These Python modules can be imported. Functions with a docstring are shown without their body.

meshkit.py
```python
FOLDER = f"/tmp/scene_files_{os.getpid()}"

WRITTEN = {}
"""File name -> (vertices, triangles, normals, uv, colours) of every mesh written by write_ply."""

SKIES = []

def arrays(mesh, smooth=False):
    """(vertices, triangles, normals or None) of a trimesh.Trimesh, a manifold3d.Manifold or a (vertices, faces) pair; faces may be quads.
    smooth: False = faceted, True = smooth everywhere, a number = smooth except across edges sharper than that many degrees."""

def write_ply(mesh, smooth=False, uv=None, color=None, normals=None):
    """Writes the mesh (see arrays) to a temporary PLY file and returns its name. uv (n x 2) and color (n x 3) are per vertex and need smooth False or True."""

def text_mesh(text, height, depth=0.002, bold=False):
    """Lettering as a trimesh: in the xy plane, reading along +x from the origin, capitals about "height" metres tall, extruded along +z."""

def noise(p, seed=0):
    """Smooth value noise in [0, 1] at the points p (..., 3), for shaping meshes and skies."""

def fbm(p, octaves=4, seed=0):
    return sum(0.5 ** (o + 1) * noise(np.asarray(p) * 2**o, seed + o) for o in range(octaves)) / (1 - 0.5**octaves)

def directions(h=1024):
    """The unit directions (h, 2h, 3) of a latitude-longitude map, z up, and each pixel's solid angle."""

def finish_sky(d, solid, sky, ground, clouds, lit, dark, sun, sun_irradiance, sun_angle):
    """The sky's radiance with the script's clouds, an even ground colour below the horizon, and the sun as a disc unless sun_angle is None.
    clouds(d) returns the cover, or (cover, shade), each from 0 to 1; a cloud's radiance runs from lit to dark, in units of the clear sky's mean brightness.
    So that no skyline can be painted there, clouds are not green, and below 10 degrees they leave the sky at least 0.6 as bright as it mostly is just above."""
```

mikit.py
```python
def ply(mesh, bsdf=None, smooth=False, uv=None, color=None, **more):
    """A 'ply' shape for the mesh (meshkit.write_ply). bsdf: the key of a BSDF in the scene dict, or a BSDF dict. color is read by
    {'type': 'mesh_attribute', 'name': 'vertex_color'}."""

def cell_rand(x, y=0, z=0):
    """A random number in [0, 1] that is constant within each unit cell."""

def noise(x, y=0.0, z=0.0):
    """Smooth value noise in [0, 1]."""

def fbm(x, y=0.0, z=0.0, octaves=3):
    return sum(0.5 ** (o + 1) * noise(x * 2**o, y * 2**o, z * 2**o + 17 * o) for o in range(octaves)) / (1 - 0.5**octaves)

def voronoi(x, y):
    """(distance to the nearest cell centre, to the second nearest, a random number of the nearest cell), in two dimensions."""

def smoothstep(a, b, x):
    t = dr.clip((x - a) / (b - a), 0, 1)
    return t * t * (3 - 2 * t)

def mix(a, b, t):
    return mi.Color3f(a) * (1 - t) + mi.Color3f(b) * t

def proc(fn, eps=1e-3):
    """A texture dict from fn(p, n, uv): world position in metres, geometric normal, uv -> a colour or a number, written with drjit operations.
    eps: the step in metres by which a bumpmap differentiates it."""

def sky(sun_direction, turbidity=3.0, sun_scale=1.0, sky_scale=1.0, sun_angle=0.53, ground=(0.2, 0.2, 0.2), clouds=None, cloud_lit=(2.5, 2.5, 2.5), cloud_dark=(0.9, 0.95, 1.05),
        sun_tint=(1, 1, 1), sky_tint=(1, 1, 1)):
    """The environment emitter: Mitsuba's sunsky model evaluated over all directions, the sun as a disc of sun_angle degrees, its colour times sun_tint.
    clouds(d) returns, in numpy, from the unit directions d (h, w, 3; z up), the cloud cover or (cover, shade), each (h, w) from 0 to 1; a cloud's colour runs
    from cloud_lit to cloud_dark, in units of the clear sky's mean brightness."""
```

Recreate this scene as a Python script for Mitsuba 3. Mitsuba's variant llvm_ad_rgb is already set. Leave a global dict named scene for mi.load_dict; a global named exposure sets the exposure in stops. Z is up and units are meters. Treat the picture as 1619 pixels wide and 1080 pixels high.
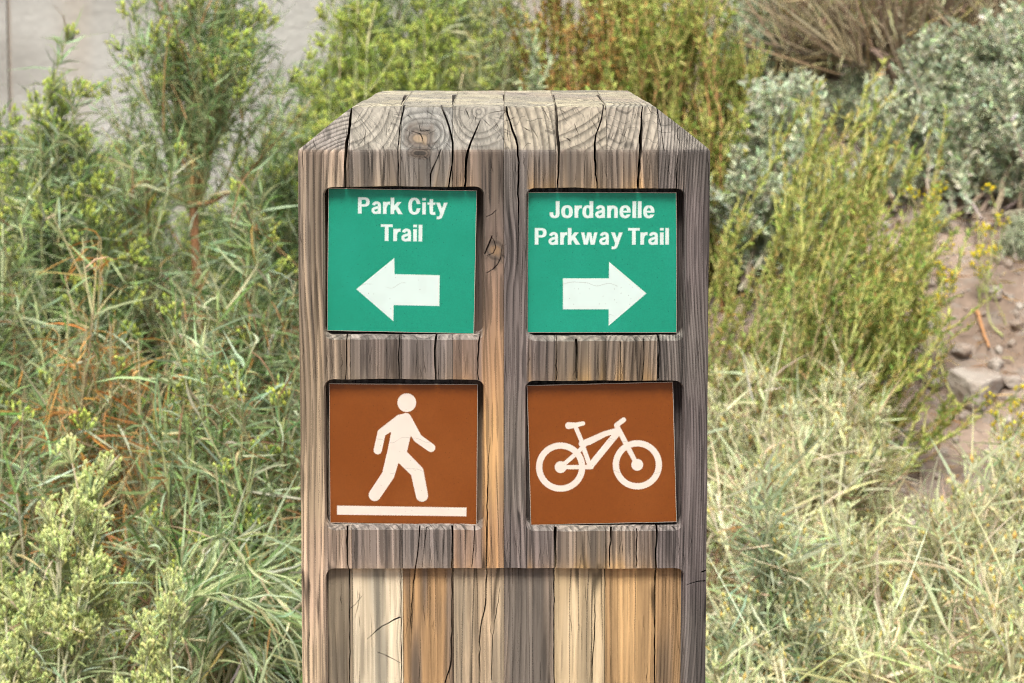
import math, random
import numpy as np
import drjit as dr
import mitsuba as mi
import trimesh
import manifold3d as m3
import shapely.geometry as sg
import shapely.ops as so
import shapely.affinity as sa
import mikit, meshkit
from mikit import noise, fbm, voronoi, cell_rand, smoothstep, mix, proc

T = mi.ScalarTransform4f
scene, labels = {'type': 'scene'}, {}

# ------------------------------------------------------------------ camera, light, exposure
F, CX, CY = 4685.0, 809.5, 540.0          # focal length and centre in pixels of the photograph
HC = 1.22                                  # camera height
PITCH = math.atan(630 / F)
CT, ST = math.cos(PITCH), math.sin(PITCH)
Y0 = 2.20                                  # front face of the post
scene['camera'] = {'type': 'thinlens', 'fov': 2 * math.degrees(math.atan(809.5 / F)), 'fov_axis': 'x',
                   'aperture_radius': 0.0030, 'focus_distance': Y0 * CT + 0.02, 'near_clip': 0.05, 'far_clip': 500.0,
                   'to_world': T().look_at(origin=[0, 0, HC], target=[0, CT, HC - ST], up=[0, 0, 1])}
scene['sky'] = mikit.sky((-0.10, -0.56, 0.85), turbidity=3, sun_scale=1.0, sun_angle=22, clouds=lambda d: 1.0, sun_tint=(0.86, 1.0, 1.16),
                         cloud_lit=(1.75, 1.88, 2.0), ground=(0.3, 0.28, 0.24))
exposure = 2.45


def at(px, py, Y):
    """The point at depth Y seen at pixel (px, py) of the photograph."""
    s = (CY - py) / F
    k = CT + s * ST
    return np.array([Y * (px - CX) / F / k, Y, HC + Y * (-ST + s * CT) / k])


def at2(px, py, Y):
    p = at(px, py, Y)
    return (p[0], p[2])


# ------------------------------------------------------------------ helpers
def put(key, mesh, bsdf, smooth=False, color=None):
    scene[key] = mikit.ply(mesh, bsdf, smooth=smooth, color=color)
    return key


USED = {}


def name(kind):
    USED[kind] = USED.get(kind, 0) + 1
    n = USED[kind]
    return kind if n == 1 else f'{kind}_{n - 1:03d}'


def tag(key, label=None, cat=None, group=None, kind=None):
    labels[key] = {k: v for k, v in (('label', label), ('category', cat), ('group', group), ('kind', kind)) if v}


def ramp(a, b, x):
    t = np.clip((x - a) / (b - a), 0, 1)
    return t * t * (3 - 2 * t)


# ------------------------------------------------------------------ materials
KA = 0.67        # the photograph is exposed for the shade; real surfaces are this much darker than they look in it
def twosided(d):
    return {'type': 'twosided', 'bsdf': d}


VC = {'type': 'mesh_attribute', 'name': 'vertex_color'}
scene['leaf_material'] = {'type': 'principledthin', 'base_color': VC, 'roughness': 0.6, 'diff_trans': 0.6, 'spec_tint': 0.0, 'eta': 1.12}
scene['twig_material'] = twosided({'type': 'diffuse', 'reflectance': VC})

XL = at(470, 240, Y0)[0]
XR = at(1123, 240, Y0)[0]
PW = (XR - XL) / 8
ZT = lambda py: at(800, py, Y0)[2]
Z_BEV, Z_R1, Z_R3, Z_R5 = ZT(238), ZT(297), ZT(601), ZT(899)


def tab(i, vals):
    out = mi.Float(vals[-1])
    for k in range(len(vals) - 1):
        out = dr.select((i > k - 0.5) & (i < k + 0.5), vals[k], out)
    return out


def tabc(i, cols):
    return mi.Color3f(*[tab(i, [c[k] for c in cols]) for k in range(3)])


PITH_X = [at(p, 240, Y0)[0] for p in (575, 536, 663, 768, 560, 800, 700, 600)]
PITH_Y = [-0.045, 0.042, 0.012, 0.029, -0.01, 0.12, 0.06, 0.02]
RING = [0.0030, 0.0075, 0.0060, 0.0068, 0.0052, 0.0060, 0.0044, 0.0023]
X_A, X_B, X_C, X_D = [at(q, 500, Y0)[0] for q in (510, 762, 834, 1082)]
X_P0, X_P1 = [float(at(q, 1000, Y0)[0]) for q in (514, 1077)]
KNOT = at(664, 222, Y0)
KNOT2 = at(783, 395, Y0)
KNOT3 = at(655, 1015, Y0)


def wood_fields(p):
    x, y, z = p.x, p.y - Y0, p.z
    i = dr.clip(dr.floor((x - XL) / PW), 0, 7)
    # the grain runs round the knots
    kx, kz = x - float(KNOT[0]), z - float(KNOT[2]) 
    k = dr.exp(-(kx * kx / 0.018**2 + kz * kz / 0.030**2))
    k2x, k2z = x - float(KNOT2[0]), z - float(KNOT2[2])
    k2 = dr.exp(-(k2x * k2x / 0.014**2 + k2z * k2z / 0.024**2))
    k3x, k3z = x - float(KNOT3[0]), z - float(KNOT3[2])
    k3 = dr.exp(-(k3x * k3x / 0.012**2 + k3z * k3z / 0.022**2)) * dr.select(i > 0.5, 1.0, 0.0) * dr.select(i < 1.5, 1.0, 0.0)
    wob = (noise(z * 7 + i * 31, i * 7.3, 1.0) - 0.5) * 0.010 + (noise(x * 60, z * 11, i * 3) - 0.5) * 0.0035
    xx = x + wob - kx * 0.75 * k - k2x * 0.8 * k2 - k3x * 0.8 * k3
    px, py = xx - tab(i, PITH_X), y - tab(i, PITH_Y)
    r = dr.sqrt(px * px + py * py)
    # weathering opens rings unevenly
    ph = r / tab(i, RING) + (noise(r * 140, i * 13, 0.0) - 0.5) * 0.9
    saw = ph - dr.floor(ph)
    late = smoothstep(0.0, 0.55, saw) * (1 - smoothstep(0.86, 1.0, saw))   # 1 on the proud latewood, 0 in the worn groove
    ang = dr.atan2(py, px)
    fib = noise(xx * 760, y * 400, z * 13 + i * 5)
    fib2 = noise(xx * 300, y * 160, z * 5 + i * 9)
    return x, y, z, i, k, k2, k3, late, ang, r, fib, fib2, kx, kz, k2x, k2z


GREY = [(.265, .212, .180), (.225, .188, .168), (.20, .178, .167), (.195, .160, .146), (.195, .165, .152), (.205, .17, .15), (.205, .168, .148), (.178, .150, .140)]
WARM = [(.58, .425, .29), (.45, .33, .21), (.37, .26, .155), (.54, .315, .145), (.42, .255, .115), (.46, .29, .14), (.42, .26, .13), (.31, .235, .18)]
PANEL = [(.27, .21, .15), (.76, .62, .45), (.47, .28, .14), (.62, .45, .30), (.26, .20, .16), (.70, .53, .34), (.60, .37, .18), (.42, .255, .13)]
PANEL2 = [(.18, .15, .12), (.52, .45, .35), (.21, .15, .11), (.36, .28, .20), (.18, .148, .127), (.48, .35, .21), (.39, .24, .12), (.24, .16, .10)]


def wood_color(p, n, uv):
    x, y, z, i, k, k2, k3, late, ang, r, fib, fib2, kx, kz, k2x, k2z = wood_fields(p)
    q = x + 0.87 * y          # across the grain on the front and on the sides alike
    stain = fbm(x * 22 + i * 11, y * 22, z * 9, 3)
    # wood kept from rain just above the pockets, and the sheltered stiles, keeps its orange
    def above(z0, ln):
        d = z - z0
        return dr.select(d > -0.001, dr.exp(-d / ln), 0.0)
    streak = noise(q * 160, 0.0, z * 6 + i)
    drip = smoothstep(0.25, 0.8, streak)
    def span(a, b, e=0.0015):
        return smoothstep(a - e, a + e, x) * (1 - smoothstep(b - e, b + e, x))
    pockets = span(X_A, X_B) + span(X_C, X_D)
    w = pockets * (above(Z_R1, 0.012) + above(Z_R3, 0.013) + above(Z_R5, 0.007)) * (0.35 + 0.9 * drip) * tab(i, [0.25, 0.4, 0.35, 0.35, 0.6, 0.85, 0.85, 0.3])
    low = 1 - smoothstep(Z_R3 - 0.05, Z_BEV - 0.04, z)
    w += tab(i, [1.05, 0.12, 0.1, 1.0, 0.05, 0.1, 0.12, 0.0]) * low * dr.select((i < 0.5) | ((i > 2.5) & (i < 3.5)), 1 - pockets * 0.85, 1.0) * (0.4 + 0.8 * stain)
    w += tab(i, [0.35, 0.05, 0.05, 0.12, 0.0, 0.05, 0.05, 0.0])
    w = dr.clip(w * (0.6 + 0.8 * fib2), 0, 1)
    c = mix(tabc(i, GREY), tabc(i, WARM), w)
    # the shallow panel at the foot: fresher wood
    inp = dr.select((y > 0.003) & (z < Z_R5 + 0.004) & (y < 0.03) & (x > X_P0) & (x < X_P1), 1.0, 0.0)
    pm = mix(tabc(i, PANEL), tabc(i, PANEL2), 0.95 * dr.clip(smoothstep(0.42, 0.66, fbm(q * 75, 3.0, z * 6 + i * 7, 3)) + 0.35 * smoothstep(0.55, 0.75, fbm(q * 40, 8.0, z * 15 + i * 3, 3)), 0, 1))
    c = mix(c, pm, inp)
    # top and bevel: bleached end grain
    end = smoothstep(0.3, 0.6, n.z) * smoothstep(Z_BEV - 0.004, Z_BEV + 0.004, z)
    flat = smoothstep(0.85, 0.95, n.z) * smoothstep(Z_BEV + 0.01, Z_BEV + 0.02, z)
    endc = mix((.29, .25, .21), (.37, .325, .265), noise(x * 50, y * 50, i))
    endc = mix(endc, tabc(i, [(.31, .272, .24), (.345, .305, .26), (.29, .275, .26), (.325, .29, .255), (.36, .30, .23), (.345, .285, .22), (.325, .27, .22), (.30, .257, .23)]), 0.75)
    c = mix(c, endc, end)
    c = mix(c, mix((.30, .265, .215), (.40, .345, .25), smoothstep(0.35, 0.65, noise(x * 35, y * 60, i * 5))), flat * 0.85)
    # sills washed pale
    sill = smoothstep(0.35, 0.7, n.z) * dr.select(z < Z_BEV - 0.004, 1.0, 0.0)
    c = mix(c, (.30, .27, .24), sill * 0.6)
    # rings: dark worn grooves
    groove = (1 - late) * (0.45 + 0.5 * noise(x * 90, y * 90, z * 4)) * tab(i, [1.0, 0.75, 0.7, 0.75, 0.95, 0.9, 0.95, 1.0]) * dr.lerp(mi.Float(1.0), tab(i, [0.7, 0.25, 0.6, 0.4, 0.8, 0.3, 0.5, 0.7]), inp)
    c = c * (1 - (0.62 + 0.16 * end) * groove)
    # radial checks on the end grain
    cells = ang * 26 + noise(r * 200, i, 3) * 1.2
    rad = dr.abs(noise(cells, dr.floor(r / 0.012) * 3.7 + i * 11, 0.0) - 0.5)
    c = c * (1 - 0.5 * end * (1 - smoothstep(0.0, 0.045, rad)))
    # fibres and pores
    c = c * (0.50 + 0.56 * fib + 0.42 * fib2)
    c = c * (0.80 + 0.40 * stain)
    # mauve bloom of old weathering
    c = mix(c, c * mi.Color3f(0.97, 0.93, 0.98), smoothstep(0.4, 0.7, noise(q * 15, 9.0, z * 12)) * (1 - inp))
    pores = smoothstep(0.60, 0.72, noise(q * 820 + i * 7, y * 300, z * 22)) * (1 - end)
    ridge = smoothstep(0.66, 0.80, noise(q * 620 + i * 5, 3.0, z * 4.0)) * (1 - end)
    c = c * (1 - (0.42 - 0.22 * inp) * pores) * (1 + (0.30 - 0.18 * inp) * ridge)
    # water stains and soot-dark weathering in runs
    run = smoothstep(0.50, 0.78, fbm(q * 95 + 4, 6.0, z * 4.5 + i * 2, 3))
    c = c * (1 - 0.45 * run * (1 - 0.6 * end))
    # hairline black checks along the grain
    hl = dr.abs(noise(q * 230 + i * 17 + (noise(z * 14, q * 40, 0) - 0.5) * 0.7, 5.0, z * 3.2) - 0.5)
    c = c * (1 - 0.75 * (1 - smoothstep(0.0, 0.05, hl)) * smoothstep(0.5, 0.65, noise(q * 140, z * 22, 7.0)) * (1 - 0.7 * end))
    # knots
    def knot(c, ux, uz, a, b, heart, hr):
        d = dr.sqrt(ux * ux / (a * a) + uz * uz / (b * b)) + (noise(ux * 230, uz * 230, 2.0) - 0.5) * 0.45
        ringk = 0.55 + 0.45 * dr.sin(d * 17)
        c = mix(c, mi.Color3f(.10, .075, .06) * (0.5 + ringk), (1 - smoothstep(0.5, 1.25, d)) * 0.85)
        rays = dr.abs(noise(dr.atan2(uz, ux) * 3.2 + 7, 1.0, 0.0) - 0.5)
        c = c * (1 - 0.7 * (1 - smoothstep(0.0, 0.09, rays)) * smoothstep(0.25, 0.5, d) * (1 - smoothstep(0.9, 1.3, d)))
        return mix(c, mi.Color3f(heart) * (0.75 + 0.4 * noise(ux * 900, uz * 300, 4.0)), 1 - smoothstep(hr * 0.45, hr * 1.1, d))
    c = knot(c, kx, kz - 0.001, 0.0120, 0.0125, (.30, .215, .145), 0.36)
    c = knot(c, kx, kz + 0.0095, 0.0085, 0.0045, (.05, .04, .034), 0.5)
    c = knot(c, k2x, k2z, 0.0075, 0.013, (.28, .18, .11), 0.5)
    return dr.clip(c * KA, 0.01, 0.85)


def wood_bump(p, n, uv):
    x, y, z, i, k, k2, k3, late, ang, r, fib, fib2, kx, kz, k2x, k2z = wood_fields(p)
    return late * 0.55 + fib * 0.35 + fib2 * 0.25


scene['weathered_wood'] = {'type': 'bumpmap', 'scale': 0.0011, 'bump': proc(wood_bump, 2e-4),
                           'bsdf': {'type': 'principled', 'base_color': proc(wood_color), 'roughness': 0.8, 'specular': 0.25}}


def specks(p, seed, size):
    a, b, c = voronoi(p.x * size + seed * 3.1, p.z * size + seed)
    return (1 - smoothstep(0.05, 0.05 + 0.09 * c, a)) * dr.select(c > 0.86, 1.0, 0.0)


def sheet(base, fade, seed):
    def f(p, n, uv):
        m = fbm(p.x * 30 + seed, p.z * 30, 2.0, 3)
        c = mix(base, fade, smoothstep(0.3, 0.75, m) * 0.5)
        c = c * (0.93 + 0.14 * noise(p.x * 1500, p.z * 1500, seed))
        c = mix(c, mi.Color3f(base) * 0.35, specks(p, seed, 300) * 0.6)
        return c * KA
    return f


def vinyl(fn):
    return {'type': 'principled', 'base_color': proc(fn), 'roughness': 0.45, 'specular': 0.28}


scene['green_sheet'] = vinyl(sheet((.005, .27, .175), (.010, .31, .215), 1.0))
scene['brown_sheet'] = vinyl(sheet((.215, .052, .004), (.26, .070, .010), 2.0))


def ink_wear(p, n, uv):
    zz = p.z - 0.005 * noise(p.x * 110, 3.0, 1.0)
    ln = dr.abs(zz - dr.floor(zz / 0.0235 + 0.5) * 0.0235)
    crack = (1 - smoothstep(0.00015, 0.0005, ln)) * smoothstep(0.45, 0.6, noise(p.x * 70, p.z * 40, 5.0))
    return dr.clip(0.30 * crack + 0.45 * specks(p, 8.0, 260) + 0.05 * smoothstep(0.55, 0.8, fbm(p.x * 90, p.z * 90, 4.0, 3)), 0, 1)


scene['ink'] = twosided({'type': 'blendbsdf', 'weight': proc(ink_wear), 'a': {'type': 'principled', 'base_color': VC, 'roughness': 0.45, 'specular': 0.28},
                         'b': {'type': 'diffuse', 'reflectance': {'type': 'rgb', 'value': (.20, .19, .17)}}})
scene['plate_edge'] = {'type': 'principled', 'base_color': {'type': 'rgb', 'value': (.35, .30, .26)}, 'roughness': 0.4, 'metallic': 0.3}


def soil_color(p, n, uv):
    m = fbm(p.x * 9, p.y * 9, p.z * 9, 4)
    c = mix((.44, .325, .265), (.27, .195, .155), smoothstep(0.35, 0.65, m))
    a, b, r = voronoi(p.x * 48 + 3 + 1.2 * noise(p.x * 90, p.y * 90), (p.y + p.z) * 48 + 1.2 * noise(p.x * 90, p.y * 90, 7))
    c = mix(c, mix((.44, .34, .28), (.30, .25, .22), r), smoothstep(0.10, 0.2, b - a) * dr.select(r > 0.72, 0.75, 0.0))
    return c * KA * (0.75 + 0.5 * fbm(p.x * 160, p.y * 160, p.z * 160, 2))


def soil_bump(p, n, uv):
    return fbm(p.x * 70, p.y * 70, p.z * 70, 4)


scene['soil'] = {'type': 'bumpmap', 'scale': 0.006, 'bump': proc(soil_bump, 1e-3), 'bsdf': {'type': 'diffuse', 'reflectance': proc(soil_color)}}


def stone_color(p, n, uv):
    m = fbm(p.x * 40, p.y * 40, p.z * 40, 4)
    c = mix((.52, .45, .40), (.38, .29, .24), smoothstep(0.35, 0.7, m))
    return c * KA * (0.8 + 0.4 * noise(p.x * 260, p.y * 260, p.z * 260))


scene['stone_material'] = {'type': 'bumpmap', 'scale': 0.004, 'bump': proc(lambda p, n, uv: fbm(p.x * 110, p.y * 110, p.z * 110, 3), 1e-3),
                           'bsdf': {'type': 'diffuse', 'reflectance': proc(stone_color)}}


def concrete_color(p, n, uv):
    m = fbm(p.x * 3, p.y, p.z * 5 + 2, 4)
    c = mix((.56, .535, .51), (.42, .395, .37), smoothstep(0.35, 0.7, m))
    band = noise(p.x * 1.2, 1.0, p.z * 34)
    c = c * (0.95 + 0.08 * band)
    drip = smoothstep(0.55, 0.8, noise(p.x * 11, 4.0, p.z * 0.8))
    c = mix(c, mi.Color3f(.50, .41, .33), drip * 0.55)
    blotch = smoothstep(0.6, 0.8, fbm(p.x * 9 + 4, 2.0, p.z * 14, 3))
    c = mix(c, mi.Color3f(.27, .25, .235), blotch * 0.5)
    return c * KA * (0.93 + 0.14 * noise(p.x * 140, p.y * 140, p.z * 140))


scene['concrete'] = {'type': 'bumpmap', 'scale': 0.0012, 'bump': proc(lambda p, n, uv: fbm(p.x * 70, 0.0, p.z * 120, 3), 1e-3),
                     'bsdf': {'type': 'diffuse', 'reflectance': proc(concrete_color)}}


# ------------------------------------------------------------------ ground
def gz(x, y):
    x, y = np.asarray(x, float), np.asarray(y, float)
    slope = 0.20 + 0.40 * ramp(-0.15, 0.42, x)
    d = y - 3.1
    rise = 0.10 * np.log1p(np.exp(np.clip(d / 0.10, -50, 50)))
    over = np.maximum(rise - 2.0, 0)
    rise = np.where(rise > 2.0, 2.0 + over * 0.25 / (1 + over * 0.02), rise)
    z = slope * rise
    q = np.stack([x * 3.1, y * 3.1, np.zeros_like(x)], -1)
    near = np.exp(-np.maximum(np.abs(y - 4) - 3, 0) * 0.3)
    z = z + (meshkit.fbm(q, 4, 5) - 0.5) * 0.07 * near
    q = np.stack([x * 17, y * 17, np.zeros_like(x)], -1)
    return z + (meshkit.fbm(q, 3, 9) - 0.5) * 0.035 * near * ramp(2.6, 3.3, y)


def build_ground():
    def axis(lo, hi, step, far):
        a = list(np.arange(lo, hi, step))
        s, v = step, hi
        while v < far:
            a.append(v)
            s *= 1.25
            v += s
        a.append(far)
        s, v = step, lo
        while True:
            s *= 1.25
            v -= s
            if v < -far:
                break
            a.insert(0, v)
        a.insert(0, -far)
        return np.array(a)
    xs, ys = axis(-1.2, 1.6, 0.016, 120), axis(2.6, 5.4, 0.016, 120)
    X, Y = np.meshgrid(xs, ys, indexing='ij')
    Z = gz(X, Y)
    n, m = X.shape
    i, j = np.meshgrid(np.arange(n - 1), np.arange(m - 1), indexing='ij')
    q = np.stack([i * m + j, (i + 1) * m + j, (i + 1) * m + j + 1, i * m + j + 1], -1).reshape(-1, 4)
    put('ground', (np.stack([X, Y, Z], -1).reshape(-1, 3), q), 'soil', smooth=True)
    tag('ground', kind='structure')


build_ground()


# ------------------------------------------------------------------ concrete wall behind the shrubs
def to_trimesh(man):
    m = man.to_mesh()
    return trimesh.Trimesh(m.vert_properties[:, :3], m.tri_verts, process=True)


def box_man(x0, x1, y0, y1, z0, z1):
    return m3.Manifold.cube([x1 - x0, y1 - y0, z1 - z0]).translate([x0, y0, z0])


def build_wall():
    YW = 5.0
    key = name('concrete_wall')
    xj = at(14, 60, YW)[0]
    xe = at(1062, 30, YW)[0]
    hole = at(110, 58, YW)
    main = box_man(xj + 0.004, xe, YW, YW + 0.3, -0.4, 2.3)
    cut = m3.Manifold.cylinder(0.03, 0.0085, 0.006, 20).rotate([-90, 0, 0]).translate([hole[0], YW - 0.001, hole[2]])
    dots = [at(430, 45, YW), at(414, 46, YW)]
    for d in dots[1:]:
        cut += m3.Manifold.cylinder(0.02, 0.003, 0.002, 12).rotate([-90, 0, 0]).translate([d[0], YW - 0.001, d[2]])
    # a formwork joint runs down the panel
    xf = at(428, 40, YW)[0]
    cut += box_man(xf - 0.0015, xf + 0.0015, YW - 0.01, YW + 0.003, -1, 3)
    put(key + '__panel', to_trimesh(main - cut), 'concrete', smooth=20)
    put(key + '__panel_001', to_trimesh(box_man(-4.0, xj - 0.004, YW + 0.004, YW + 0.3, -0.4, 2.3)), 'concrete', smooth=20)
    put(key + '__joint_filler', to_trimesh(box_man(xj - 0.004, xj + 0.004, YW + 0.012, YW + 0.28, -0.4, 2.29)), 'plate_edge')
    tag(key, 'pale grey concrete wall with a round tie hole behind the shrubs at upper left', 'wall')


build_wall()


# ------------------------------------------------------------------ the post
def prism_y(poly, y0, y1):
    """A shapely polygon in (x, z) extruded along y from y0 to y1."""
    polys = getattr(poly, 'geoms', [poly])
    out = m3.Manifold()
    for g in polys:
        rings = [np.array(g.exterior.coords)[:-1]] + [np.array(h.coords)[:-1] for h in g.interiors]
        cs = m3.CrossSection([r.tolist() for r in rings], m3.FillRule.EvenOdd)
        out += m3.Manifold.extrude(cs, y1 - y0).rotate([90, 0, 0]).translate([0, y1, 0])
    return out


def rounded(poly, r):
    return poly.buffer(-r, quad_segs=6).buffer(2 * r, quad_segs=6).buffer(-r, quad_segs=6)


def rect_px(x0, y0, x1, y1, Y):
    return sg.Polygon([at2(x0, y0, Y), at2(x1, y0, Y), at2(x1, y1, Y), at2(x0, y1, Y)])


SIGN_DEPTH = 0.0075


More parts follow.
